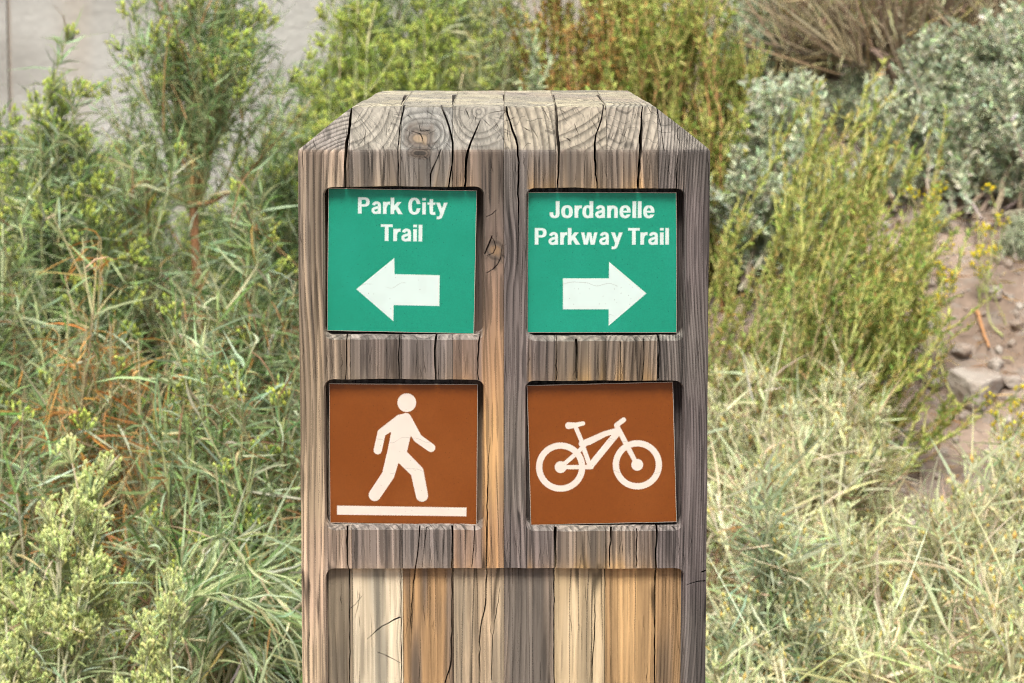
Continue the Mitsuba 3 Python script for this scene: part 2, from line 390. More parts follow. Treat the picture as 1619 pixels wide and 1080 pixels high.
def build_post():
    key = name('trail_post')
    W = XR - XL
    TH = W
    zt = at(800, 168, Y0 + 0.033)[2]
    zb = Z_BEV
    bev_y, bev_x = 0.033, 0.0385
    # plan outline, side profile and front profile
    plan = rounded(sg.box(XL, Y0, XR, Y0 + TH), 0.003)
    front = rounded(sg.Polygon([(XL, -0.3), (XR, -0.3), (XR, zb), (XR - bev_x, zt), (XL + bev_x, zt), (XL, zb)]), 0.004)
    side = sg.Polygon([(Y0, -0.3), (Y0 + TH, -0.3), (Y0 + TH, zb), (Y0 + TH - bev_y, zt), (Y0 + bev_y, zt), (Y0, zb)])
    side = rounded(side, 0.006)
    body = m3.Manifold.extrude(m3.CrossSection([np.array(plan.exterior.coords)[:-1].tolist()], m3.FillRule.EvenOdd), 3).translate([0, 0, -0.3])
    back = rounded(sg.Polygon([(XL, -0.3), (XR, -0.3), (XR, zb - 0.013), (XR - bev_x - 0.014, zt), (XL + bev_x + 0.014, zt), (XL, zb - 0.013)]), 0.004)
    body ^= m3.Manifold.batch_hull([prism_y(front, Y0 - 0.001, Y0), prism_y(back, Y0 + TH, Y0 + TH + 0.001)])
    sp = m3.Manifold.extrude(m3.CrossSection([np.array(side.exterior.coords)[:-1].tolist()], m3.FillRule.EvenOdd), 2)
    sp = sp.transform(np.array([[0, 0, 1, -1], [1, 0, 0, 0], [0, 1, 0, 0]], float))
    body ^= sp

    def pocket(x0, y0, x1, y1, depth, sill, r=0.006, sides=0.0012):
        a = np.array([*at2(x0, y0, Y0)]), np.array([*at2(x1, y1, Y0)])
        xa, za = a[0]
        xb, zb_ = a[1]
        zlo = zb_ + sill
        inner = rounded(sg.box(xa, zlo, xb, za), r)
        outer = rounded(sg.box(xa - sides, zlo - sill, xb + sides, za + sides * 0.6), r + sides)
        cut = prism_y(inner, Y0 - 0.02, Y0 + depth)
        mid_d = max(sill * 0.9, sides)
        lip = m3.Manifold.batch_hull([prism_y(inner, Y0 + mid_d, Y0 + mid_d + 1e-4), prism_y(outer, Y0 - 0.003, Y0 - 0.0005)])
        return cut + lip

    cuts = [pocket(512, 296, 764, 538, 0.022, 0.0036), pocket(833, 298.5, 1081, 540, 0.022, 0.0036),
            pocket(514, 601, 765, 839, 0.022, 0.0036), pocket(832, 603, 1078, 841, 0.022, 0.0036),
            pocket(517, 900, 1074, 1750, 0.007, 0.004, 0.0055, 0.0012)]
    def worn(v):
        v = np.asarray(v, float)
        q = v * np.array([45, 45, 22])
        d = np.stack([meshkit.fbm(q, 3, k) - 0.5 for k in (1, 2, 3)], -1)
        return v + d * np.array([0.0011, 0.0011, 0.0016])
    body = body.refine_to_length(0.009).warp_batch(worn)
    cuts = [c.refine_to_length(0.006).warp_batch(worn) for c in cuts]
    body -= m3.Manifold.batch_boolean(cuts, m3.OpType.Add)

    # checks: (half width in pixels along the line), each a wedge cut into the wood
    checks = [
        ([(553, 166, 1.2), (550, 205, 2.6), (546, 250, 2.3), (546, 298, 1.6)], 0.020),
        ([(637, 165, 2.2), (634, 185, 1.2), (629, 225, 0.9), (629, 255, 1.2), (630, 298, 0.8)], 0.012),
        ([(695, 169, 1.8), (706, 195, 1.8), (715, 220, 2.0), (716, 250, 1.7), (709, 298, 1.3)], 0.014),
        ([(698, 235, .8), (688, 258, 1.1), (681, 275, 1.2), (680, 298, 0.9)], 0.008),
        ([(759, 192, 0.8), (747, 220, 1.4), (738, 245, 2.4), (735, 298, 2.0)], 0.015),
        ([(800, 172, 1.6), (807, 200, 1.7), (817, 225, 2.0), (820, 255, 1.8), (819, 305, 1.5), (820, 345, .8), (819, 420, .4)], 0.015),
        ([(879, 167, 1.8), (881, 205, 2.8), (884, 250, 2.2), (882, 300, 1.3)], 0.018),
        ([(957, 168, 1.6), (953, 190, 1.1), (941, 220, 1.5), (941, 260, 1.9), (944, 300, 1.0)], 0.015),
        ([(1018, 172, .9), (1014, 215, 2.8), (1011, 260, 2.6), (1008, 300, 1.8)], 0.018),
        ([(1041, 168, 0.9), (1047, 205, 0.7), (1050, 240, 0.6)], 0.008),
        ([(1071, 245, 0.5), (1069, 275, 1.0), (1069, 300, 0.9)], 0.010),
        # rail between the signs
        ([(549, 530, 1.4), (548, 560, 1.1), (547, 602, 1.1)], 0.012),
        ([(632, 530, 1.0), (630, 560, .9), (631, 602, 1.1)], 0.010),
        ([(689, 530, 1.8), (687, 560, 1.7), (689, 602, 1.8)], 0.014),
        ([(761, 520, 1.1), (756, 545, 1.5), (756, 602, 1.2)], 0.012),
        ([(880, 530, .8), (880, 602, .9)], 0.012),
        ([(911, 536, 2.0), (912, 560, 2.0), (911, 602, 1.3)], 0.014),
        ([(981, 540, .8), (981, 602, .5)], 0.008),
        ([(1018, 536, .8), (1016, 602, .9)], 0.010),
        ([(1041, 530, 1.2), (1042, 560, 1.8), (1040, 602, 1.5)], 0.014),
        # lower rail and panel
        ([(549.5, 832, 1.7), (549, 898, 1.4), (552, 905, 1.0), (552, 1200, 1.0)], 0.016),
        ([(664, 832, 1.0), (661, 870, 1.3), (655, 910, 1.2), (650, 970, .9), (649, 1030, .3)], 0.012),
        ([(674, 834, .8), (670, 870, .6), (667, 898, .5)], 0.008),
        ([(715, 832, 1.8), (715, 900, 1.5), (714, 1000, 1.5), (713, 1056, 1.4), (704, 1080, 1.2), (697, 1120, 1.1)], 0.016),
        ([(751, 832, .9), (749, 865, 1.0), (746, 898, .6)], 0.010),
        ([(775, 690, .4), (771, 750, .9), (770, 840, 1.4), (769, 920, 1.3), (767, 960, 1.2), (759, 1000, 1.2), (758, 1090, .9)], 0.014),
        ([(791, 930, .4), (780, 1000, .7), (776, 1080, .7)], 0.008),
        ([(878, 834, 2.4), (878, 898, 2.1), (876, 905, .9), (876, 1200, .9)], 0.018),
        ([(966, 834, 1.6), (964, 870, 1.4), (964, 898, .8)], 0.012),
        ([(1007, 836, 1.2), (1006, 898, 1.0)], 0.010),
        ([(1038, 832, 2.0), (1037, 898, 1.8), (1036, 960, 1.1), (1036, 1200, .9)], 0.016),
        ([(633, 902, .5), (634, 980, .8), (633, 1200, .8)], 0.010),
        ([(956, 902, .8), (957, 925, .8), (957, 950, .3)], 0.008),
        ([(940, 930, .3), (941, 990, 1.0), (937, 1060, 1.3), (935, 1120, 1.0)], 0.010),
        ([(1085, 926, .5), (1098, 921, .9), (1115, 918, 1.3)], 0.005),
        ([(1109, 905, 1.4), (1116, 902, 1.6)], 0.004),
        # the knot's star and ring shakes, the eroded knot of the middle stile
        ([(662, 200, .4), (664, 212, 1.0), (671, 209, .7), (679, 207, .4)], 0.005),
        ([(664, 214, .9), (668, 219, .9), (668, 228, .5)], 0.005),
        ([(648, 209, .4), (664, 214, .8)], 0.004),
        ([(766, 402, 1.4), (772, 388, 1.6), (778, 372, .7)], 0.008),
        ([(769, 432, .5), (783, 424, 1.0), (792, 408, .8), (794, 385, .4)], 0.006),
        ([(770, 405, .5), (782, 400, 1.1), (784, 384, .7), (776, 372, .4)], 0.006),
        ([(768, 343, .5), (778, 340, .8), (785, 332, .5)], 0.004),
        ([(580, 1014, .3), (600, 995, 1.0), (632, 978, 1.3)], 0.005),
        ([(596, 1034, .4), (615, 1042, .7), (633, 1052, .5)], 0.004),
        ([(554, 965, .6), (562, 958, .5), (572, 945, .3)], 0.003),
        ([(560, 980, .3), (566, 960, .6), (568, 940, .3)], 0.003),
    ]
    rng = np.random.default_rng(4)
    # small weathering checks along the grain over the front face
    for _ in range(150):
        zone = rng.integers(4)
        x = rng.uniform(472, 1120)
        y = rng.uniform(242, 290) if zone == 0 else rng.uniform(545, 590) if zone == 1 else rng.uniform(845, 890) if zone == 2 else rng.uniform(300, 1080)
        if zone == 3 and not (x < 508 or x > 1086 or 768 < x < 830):
            y = rng.uniform(905, 1080)
        ln = rng.uniform(14, 60)
        checks.append(([(x, y - ln / 2, .12), (x + rng.normal() * 1.2, y, rng.uniform(.25, .6)), (x + rng.normal() * 2, y + ln / 2, .12)], 0.004))
    # on the bevel the rings have opened
    for _ in range(60):
        x = rng.uniform(490, 1105)
        y = rng.uniform(175, 230)
        if x < 552 and y < 238 - (x - 470) * .8 or x > 1040 and y < 168 + (x - 1045):
            continue
        ln, dx = rng.uniform(8, 26), rng.normal() * 5
        checks.append(([(x - dx, y - ln / 2, .15), (x, y, rng.uniform(.3, .7)), (x + dx, y + ln / 2, .15)], 0.003))
    wedges = []
    for pts, depth in checks:
        L, R = [], []
        P = np.array([[*at2(a, b, Y0)] for a, b, _ in pts])
        h = np.array([c for _, _, c in pts]) * 0.9 / 2.13e3
        # more points with a little wander
        n = max(len(P), int(np.linalg.norm(np.diff(P, axis=0), axis=1).sum() / 0.006) + 2)
        s = np.r_[0, np.cumsum(np.linalg.norm(np.diff(P, axis=0), axis=1))]
        u = np.linspace(0, s[-1], n)
        Q = np.stack([np.interp(u, s, P[:, 0]), np.interp(u, s, P[:, 1])], 1)
        hw = np.interp(u, s, h) * rng.uniform(0.8, 1.2, n)
        t = np.gradient(Q, axis=0)
        t /= np.linalg.norm(t, axis=1, keepdims=True)
        nn = np.stack([-t[:, 1], t[:, 0]], 1)
        Q = Q + nn * rng.normal(size=(n, 1)) * 0.00025
        poly = sg.Polygon(np.vstack([Q + nn * hw[:, None], (Q - nn * hw[:, None])[::-1]])).buffer(0)
        ymax = (Q[:, 1].max() - zb)
        off = 0.0
        if ymax > 0 or pts[0][1] > 895:
            off = max(0, ymax) + 0.0075
        wedges.append(prism_y(poly, Y0 - 0.01, Y0 + off + depth))
    body -= m3.Manifold.batch_boolean(wedges, m3.OpType.Add)

    # the top: seams opened a little by weather, one corner split
    tops = []
    for px_, w_ in ((633, .25), (715, .2), (797, .4), (879, .45), (957, .3)):
        x = at(px_, 168, Y0 + 0.033)[0]
        a = np.array([[x - w_ / 2000, Y0 + 0.03], [x + w_ / 2000, Y0 + 0.03], [x + w_ / 2600 + 0.004 * rng.normal(), Y0 + 0.2], [x - w_ / 2600, Y0 + 0.2]])
        tops.append(m3.Manifold.extrude(m3.CrossSection([a.tolist()], m3.FillRule.EvenOdd), 0.05).translate([0, 0, zt - 0.012]))
    body -= m3.Manifold.batch_boolean(tops, m3.OpType.Add)

    g = 0.00018
    for k in range(8):
        slab = box_man(XL + k * PW + (g if k else -0.1), XL + (k + 1) * PW - (g if k < 7 else -0.1), Y0 - 0.1, Y0 + 1, -1, 3)
        part = to_trimesh(body ^ slab)
        put(key + '__plank' + (f'_{k:03d}' if k else ''), part, 'weathered_wood', smooth=28)
    tag(key, 'thick weathered grey brown timber post carrying the four square trail signs', 'post')


build_post()


# ------------------------------------------------------------------ the four signs
def flat(poly, y_front, th):
    return to_trimesh(prism_y(poly, y_front, y_front + th))


def ink(poly, y, white, ground, half=0.00036):
    """Printed ink: a flat film whose edge bleeds into the sheet over a few tenths of a millimetre. Returns the mesh and a colour per vertex."""
    V, Fc, C, n = [], [], [], 0

    def moved(c, d):
        e = np.roll(c, -1, 0) - c
        e /= np.linalg.norm(e, axis=1, keepdims=True)
        nn = np.stack([e[:, 1], -e[:, 0]], 1)
        m = nn + np.roll(nn, 1, 0)
        m /= np.maximum((m * m).sum(1, keepdims=True) / 2, 0.5)
        return c + m * d

    def add(v, f, col):
        nonlocal n
        V.append(np.stack([v[:, 0], np.full(len(v), y), v[:, 1]], 1))
        Fc.append(np.asarray(f) + n)
        C.append(col)
        n += len(v)

    for g in getattr(poly, 'geoms', [poly]):
        g = sg.polygon.orient(g.simplify(2e-6))
        rings = [np.array(r.coords)[:-1] for r in [g.exterior, *g.interiors]]
        inner, outer = [moved(r, -half) for r in rings], [moved(r, half) for r in rings]
        v, f = trimesh.creation.triangulate_polygon(sg.Polygon(inner[0], inner[1:]), engine='earcut')
        e1, e2 = v[f[:, 1]] - v[f[:, 0]], v[f[:, 2]] - v[f[:, 0]]
        f = np.where((e1[:, 0] * e2[:, 1] - e1[:, 1] * e2[:, 0] < 0)[:, None], f[:, ::-1], f)
        add(v, f, np.tile(np.array(white) * KA, (len(v), 1)))
        for a, b in zip(inner, outer):
            k = len(a)
            i = np.arange(k)
            j = (i + 1) % k
            add(np.vstack([a, b]), np.vstack([np.stack([i, i + k, j + k], 1), np.stack([i, j + k, j], 1)]),
                np.vstack([np.tile(np.array(white) * KA, (k, 1)), np.tile(np.array(ground) * KA, (k, 1))]))
    return (np.vstack(V), np.vstack(Fc)), np.vstack(C)


INKS = {'white_print': ((.64, .75, .73), (.007, .28, .185)), 'cream_print': ((.77, .66, .59), (.23, .058, .006))}


def crop(ox, oy, s):
    return lambda x, y: (ox + x * s, oy + y * s)


def glyphs():
    """Outlines of the letters on the signs: a heavy narrow sans, capitals 100 units high."""
    box = sg.box

    def oval(cx, cy, rx, ry, n=2.35, k=48):
        a = np.linspace(0, 2 * np.pi, k, endpoint=False)
        c, q = np.cos(a), np.sin(a)
        return sg.Polygon(np.stack([cx + rx * np.sign(c) * np.abs(c)**(2 / n), cy + ry * np.sign(q) * np.abs(q)**(2 / n)], 1))

    def ring(cx, cy, rx, ry, wx=20, wy=16.5):
        return oval(cx, cy, rx, ry).difference(oval(cx, cy, rx - wx, ry - wy))

    def path(pts, w):
        p = np.array(pts, float)
        q = [p[0]]
        for i in range(len(p) - 1):       # Catmull-Rom
            a, b, c, d = p[max(i - 1, 0)], p[i], p[i + 1], p[min(i + 2, len(p) - 1)]
            for t in np.linspace(0, 1, 9)[1:]:
                q.append(0.5 * (2 * b + (c - a) * t + (2 * a - 5 * b + 4 * c - d) * t**2 + (3 * b - a - 3 * c + d) * t**3))
        return sg.LineString(q).buffer(w / 2, cap_style=2, join_style=1)

    def bars(pts, w, lo, hi):
        return so.unary_union([sg.LineString([a, b]).buffer(w / 2, cap_style=2) for a, b in pts]).intersection(box(-50, lo, 200, hi))

    u = so.unary_union
    bowl = lambda cx: ring(cx, 37, 28, 39, 20, 17)
    g = {
        'P': (u([box(0, 0, 21, 100), box(0, 42, 34, 100).union(oval(34, 71, 29, 29)).difference(box(10, 58, 33, 84).union(oval(33, 71, 9.5, 13)))]), 63),
        'T': (u([box(0, 83, 62, 100), box(20.5, 0, 41.5, 100)]), 62),
        'C': (ring(33, 50, 33, 52, 21, 17).difference(sg.Polygon([(33, 38), (90, 38), (90, 63), (33, 63)])).union(sg.Polygon([(45.2, 38), (66, 38), (65, 34), (46, 34)])), 67),
        'J': (u([box(31, 24, 52, 100), oval(26, 25, 26, 27).difference(oval(26, 25, 5.5, 11)).intersection(box(-5, -5, 60, 25)), box(0, 25, 19.5, 34)]), 52),
        'a': (u([path([(13, 52), (17, 62), (28, 67.5), (40, 63), (43.5, 50), (43.5, 14)], 18), path([(44, 42), (27, 37), (13, 30), (10, 19), (16, 9), (27, 7), (38, 13), (45, 24)], 17), box(34, 0, 52.5, 24)]), 55),
        'r': (u([box(0, 0, 20.5, 74), path([(11, 38), (17, 56), (27, 65), (39, 65.5)], 19)]), 38),
        'k': (u([box(0, 0, 20.5, 100), bars([((8, 20), (54, 84))], 20, 0, 74), bars([((24, 54), (60, -12))], 22, 0, 74)]), 62),
        'i': (u([box(0, 0, 20.5, 74), box(0, 84, 20.5, 100)]), 20.5),
        'l': (box(0, 0, 20.5, 100), 20.5),
        't': (u([box(10.5, 20, 31, 94), box(0, 59, 43, 74), path([(20.75, 24), (22.5, 10), (32, 7.5), (43, 8)], 19)]), 43),
        'y': (u([bars([((8, 82), (35, 2)), ((55, 82), (29, 0))], 20, 1, 74), path([(35, 18), (29, -3), (24, -14), (15, -18.5), (4, -17.5)], 18)]), 63),
        'o': (ring(30, 37, 30, 39, 20.5, 17), 60),
        'd': (u([bowl(28), box(36, 0, 56.5, 100)]), 56.5),
        'n': (u([box(0, 0, 20.5, 74), path([(11, 40), (16, 55), (28, 65), (41, 60), (45.5, 46), (45.5, 0)], 20)]), 56),
        'e': (u([ring(29, 37, 29, 39, 20, 17).difference(sg.Polygon([(29, 31), (90, 31), (90, 22), (36, 22)])), box(12, 31, 57, 44)]), 58),
        'w': (bars([((7, 82), (25, -8)), ((25, -8), (43, 82)), ((43, 82), (61, -8)), ((61, -8), (79, 82))], 18, 0, 74), 86)}
    return g


GLYPHS = glyphs()


def line_of_text(text):
    x, out = 0, []
    for ch in text:
        if ch == ' ':
            x += 24
            continue
        shape, adv = GLYPHS[ch]
        out.append(sa.translate(shape.buffer(-0.9, join_style=2), x, 0))
        x += adv + (7 if ch not in 'rTty' else 2)
    return so.unary_union(out)


def build_signs():
    Ys = Y0 + SIGN_DEPTH
    PR = 0.0002

    def plane(px, py):
        return at2(px, py, Ys)

    def sign(corners, sheet_mat, label):
        key = name('trail_sign')
        poly = sg.Polygon([plane(*c) for c in corners])
        put(key + '__backing', flat(poly, Ys + 0.0003, 0.003), 'plate_edge')
        put(key + '__panel', flat(poly.buffer(-0.0004), Ys, 0.0006), sheet_mat)
        tag(key, label, 'sign')
        return key

    def printed(key, part, poly, mat, dy=PR):
        film, col = ink(poly, Ys - dy, *INKS[mat])
        put(key + part, film, 'ink', color=col)

    def words(key, part, text, x0, b0, x1, b1, cap, mat):
        A, B = np.array(plane(x0, b0)), np.array(plane(x1, b1))
        shape = line_of_text(text)
        lx0, _, lx1, _ = shape.bounds
        h = cap / 2.13e3 / 100
        d = B - A
        sx = np.linalg.norm(d) / (h * (lx1 - lx0))
        ux, uz = d / np.linalg.norm(d) * h
        shape = sa.affine_transform(sa.affine_transform(shape, [sx, 0, 0, 1, -lx0 * sx, 0]), [ux, -uz, uz, ux, A[0], A[1]])
        printed(key, part, shape, mat)

    s1 = sign([(519, 297.5), (754, 301.5), (749.5, 528), (517, 523)], 'green_sheet', 'green sign reading Park City Trail with a white arrow pointing left')
    c = crop(450, 340, .22235)
    printed(s1, '__arrow', sg.Polygon([plane(*c(*q)) for q in [(510, 527), (780, 305), (782, 420), (1103, 428), (1100, 647), (775, 640), (773, 755)]]), 'white_print')
    words(s1, '__lettering', 'Park City', 566, 337.8, 707.5, 339.8, 26.5, 'white_print')
    words(s1, '__lettering_001', 'Trail', 602, 381, 667.5, 382, 27, 'white_print')

    s2 = sign([(834.5, 303.8), (1069.5, 304.6), (1070, 526), (833.5, 526)], 'green_sheet', 'green sign reading Jordanelle Parkway Trail with a white arrow pointing right')
    c = crop(790, 340, .22235)
    printed(s2, '__arrow', sg.Polygon([plane(*c(*q)) for q in [(1043, 557), (778, 333), (777, 450), (450, 450), (450, 670), (775, 670), (775, 787)]]), 'white_print')
    words(s2, '__lettering', 'Jordanelle', 869, 344.5, 1034.5, 344.8, 27, 'white_print')
    words(s2, '__lettering_001', 'Parkway Trail', 845.5, 387, 1057.5, 387, 27, 'white_print')

    s3 = sign([(520, 606.5), (755.5, 608), (754, 830.5), (521.5, 827)], 'brown_sheet', 'brown sign with a white walking person above a ground line')
    c = crop(450, 570, .2592)

    def line(pts, r):
        if isinstance(r, (int, float)):
            return sg.LineString(pts).buffer(r, quad_segs=8)
        out = []
        for (a, ra), (b, rb) in zip(zip(pts, r), zip(pts[1:], r[1:])):
            out.append(so.unary_union([sg.Point(a).buffer(ra), sg.Point(b).buffer(rb)]).convex_hull)
        return so.unary_union(out)

    def conv(g, cf):
        return so.transform(lambda x, y: tuple(np.array([plane(*cf(a, b)) for a, b in zip(x, y)]).T), g)

    head = sg.Point(745, 257).buffer(57)
    bodyp = so.unary_union([
        sg.Polygon([(668, 362), (700, 335), (735, 324), (765, 338), (800, 396), (768, 462), (745, 562), (692, 626), (618, 600), (650, 437)]),
        line([(738, 352), (700, 362)], 30),
        line([(740, 352), (812, 474), (893, 532)], [32, 27, 26]), line([(706, 362), (592, 440), (568, 547)], [33, 25, 25]),
        line([(700, 570), (808, 678), (838, 824)], [42, 40, 37]), line([(662, 585), (632, 698), (550, 820)], [42, 38, 37])])
    bodyp = bodyp.buffer(4).buffer(-4)
    printed(s3, '__walking_figure', conv(so.unary_union([head, bodyp]), c), 'cream_print')
    printed(s3, '__ground_line', conv(sg.Polygon([(320, 885), (1110, 897), (1108, 950), (320, 940)]), c), 'cream_print')

    s4 = sign([(833, 609.5), (1064, 603.8), (1070, 825.5), (839, 830.5)], 'brown_sheet', 'brown sign with a white bicycle, tilted in its pocket')
    c = crop(790, 570, .2592)
    ring = lambda x, y: sg.Point(x, y).buffer(150, quad_segs=24).difference(sg.Point(x, y).buffer(112, quad_segs=24))
    bike = so.unary_union([
        ring(372, 650), ring(840, 636), sg.Point(372, 650).buffer(36), sg.Point(839, 636).buffer(36),
        line([(421, 397), (462, 394), (508, 384)], [21, 15, 13]), line([(462, 402), (508, 512)], 13),
        line([(500, 508), (545, 494), (640, 448), (716, 426)], [18, 21, 17, 16]), line([(722, 436), (556, 640)], 20),
        line([(510, 528), (549, 640)], 14), line([(372, 650), (560, 650)], 13), line([(372, 650), (480, 556), (520, 512)], 13),
        line([(718, 405), (778, 522), (838, 636)], [15, 16, 13]), line([(712, 396), (728, 432)], 14), line([(713, 394), (756, 362)], 15)])
    # a wheel passes behind the frame with a thin brown line on either side
    printed(s4, '__bicycle', conv(bike, c), 'cream_print')


build_signs()


# ------------------------------------------------------------------ plants
def unit(v):
    return v / (np.linalg.norm(v, axis=-1, keepdims=True) + 1e-12)


def blades(B, D, L, W, rng, curl=0.4, droop=0.3, nseg=3, prof=None):
    """Curved tapering blades: base points B, directions D, lengths L, widths W. Returns vertices, faces, and the fraction along each blade per vertex."""
    n = len(B)
    C = unit(rng.normal(size=(n, 3))) * curl
    C[:, 2] -= droop
    side = unit(np.cross(D, unit(rng.normal(size=(n, 3)))))
    prof = prof or {1: [1.0], 2: [0.8, 1.0], 3: [0.55, 1.0, 0.75], 4: [0.5, 1.0, 0.9, 0.6]}[nseg]
    rows, fr = [], []
    for s in range(nseg):
        t = s / nseg
        c = B + L[:, None] * (t * D + t * t * C)
        w = (W * prof[s] / 2)[:, None] * side
        rows += [c - w, c + w]
        fr += [t, t]
    rows.append(B + L[:, None] * (D + C))
    fr.append(1.0)
    m = 2 * nseg + 1
    V = np.stack(rows, 1).reshape(-1, 3)
    f = []
    for s in range(nseg - 1):
        a = 2 * s
        f += [[a, a + 1, a + 3], [a, a + 3, a + 2]]
    a = 2 * (nseg - 1)
    f.append([a, a + 1, a + 2])
    Fc = (np.arange(n)[:, None, None] * m + np.array(f)[None]).reshape(-1, 3)
    return V, Fc, np.tile(np.array(fr), n), m


def tubes(P, R, sides=4):
    """Polylines P (n, k, 3) with radii R (n, k) as tapering tubes."""
    n, k, _ = P.shape
    t = unit(np.gradient(P, axis=1))
    ref = np.where(np.abs(t[..., 2:]) < 0.9, [0, 0, 1.0], [1.0, 0, 0])
    a = unit(np.cross(t, ref))
    b = np.cross(t, a)
    ang = np.arange(sides) * 2 * np.pi / sides
    V = P[:, :, None] + R[:, :, None, None] * (np.cos(ang)[None, None, :, None] * a[:, :, None] + np.sin(ang)[None, None, :, None] * b[:, :, None])
    i, j = np.meshgrid(np.arange(k - 1), np.arange(sides), indexing='ij')
    q = np.stack([i * sides + j, i * sides + (j + 1) % sides, (i + 1) * sides + (j + 1) % sides, (i + 1) * sides + j], -1).reshape(-1, 4)
    q = np.vstack([q[:, [0, 1, 2]], q[:, [0, 2, 3]]])
    Fc = (np.arange(n)[:, None, None] * k * sides + q[None]).reshape(-1, 3)
    return V.reshape(-1, 3), Fc


OCT_V = np.array([[0, 0, 1.0], [1, 0, .1], [0, 1, .1], [-1, 0, .1], [0, -1, .1], [0, 0, -1]])
OCT_F = np.array([[0, 1, 2], [0, 2, 3], [0, 3, 4], [0, 4, 1], [5, 2, 1], [5, 3, 2], [5, 4, 3], [5, 1, 4]])


def buds(C, D, r, l):
    n = len(C)
    a = unit(np.cross(D, [0.3, 0.8, 0.1]))
    b = np.cross(D, a)
    V = C[:, None] + OCT_V[None, :, :1] * a[:, None] * r[:, None, None] + OCT_V[None, :, 1:2] * b[:, None] * r[:, None, None] + OCT_V[None, :, 2:] * D[:, None] * l[:, None, None]
    return V.reshape(-1, 3), (np.arange(n)[:, None, None] * 6 + OCT_F[None]).reshape(-1, 3)


def tint(cols, w, n, rng, jit=0.12):
    """A colour per item drawn from a list with weights, each a little different."""
    c = np.array(cols)[rng.choice(len(cols), n, p=np.array(w) / np.sum(w))]
    return np.clip(c * 0.80 * np.exp(rng.normal(size=(n, 1)) * jit) * np.exp(rng.normal(size=(n, 3)) * jit * 0.4), 0.01, 0.9)


class Plant:
    def __init__(self):
        self.v, self.f, self.c = {}, {}, {}
        self.n = {}

    def add(self, part, V, Fc, col):
        at0 = self.n.get(part, 0)
        self.v.setdefault(part, []).append(V)
        self.f.setdefault(part, []).append(Fc + at0)
        self.c.setdefault(part, []).append(col)
        self.n[part] = at0 + len(V)

    def build(self, kind, label, cat, group=None, copies=()):
        if copies:              # one plant of the kind, then copies turned and scaled, each with the same parts
            gid = f'kind_of_{kind}_{len(scene)}'
            scene[gid] = {'type': 'shapegroup', **{part: mikit.ply((np.vstack(self.v[part]), np.vstack(self.f[part])), 'leaf_material' if part in ('leaves', 'flowers') else 'twig_material',
                                                                   color=np.vstack(self.c[part])) for part in self.v}}
            for to_world, lab in copies:
                key = name(kind)
                scene[key] = {'type': 'instance', 'shapegroup': {'type': 'ref', 'id': gid}, 'to_world': to_world}
                tag(key, lab, cat, group)
                for part in self.v:
                    labels[f'{key}__{part}'] = {'kind': 'stuff'}
            return key
        key = name(kind)
        for part in self.v:
            put(f'{key}__{part}', (np.vstack(self.v[part]), np.vstack(self.f[part])), 'leaf_material' if part in ('leaves', 'flowers') else 'twig_material',
                color=np.vstack(self.c[part]))
            if part != 'trunk':
                labels[f'{key}__{part}'] = {'kind': 'stuff'}
        tag(key, label, cat, group)
        return key


def bez(P0, P1, P2, t):
    t = t[..., None]
    return (1 - t)**2 * P0 + 2 * t * (1 - t) * P1 + t * t * P2


def bez_d(P0, P1, P2, t):
    t = t[..., None]
    return unit(2 * (1 - t) * (P1 - P0) + 2 * t * (P2 - P1))


TOTAL = [0]


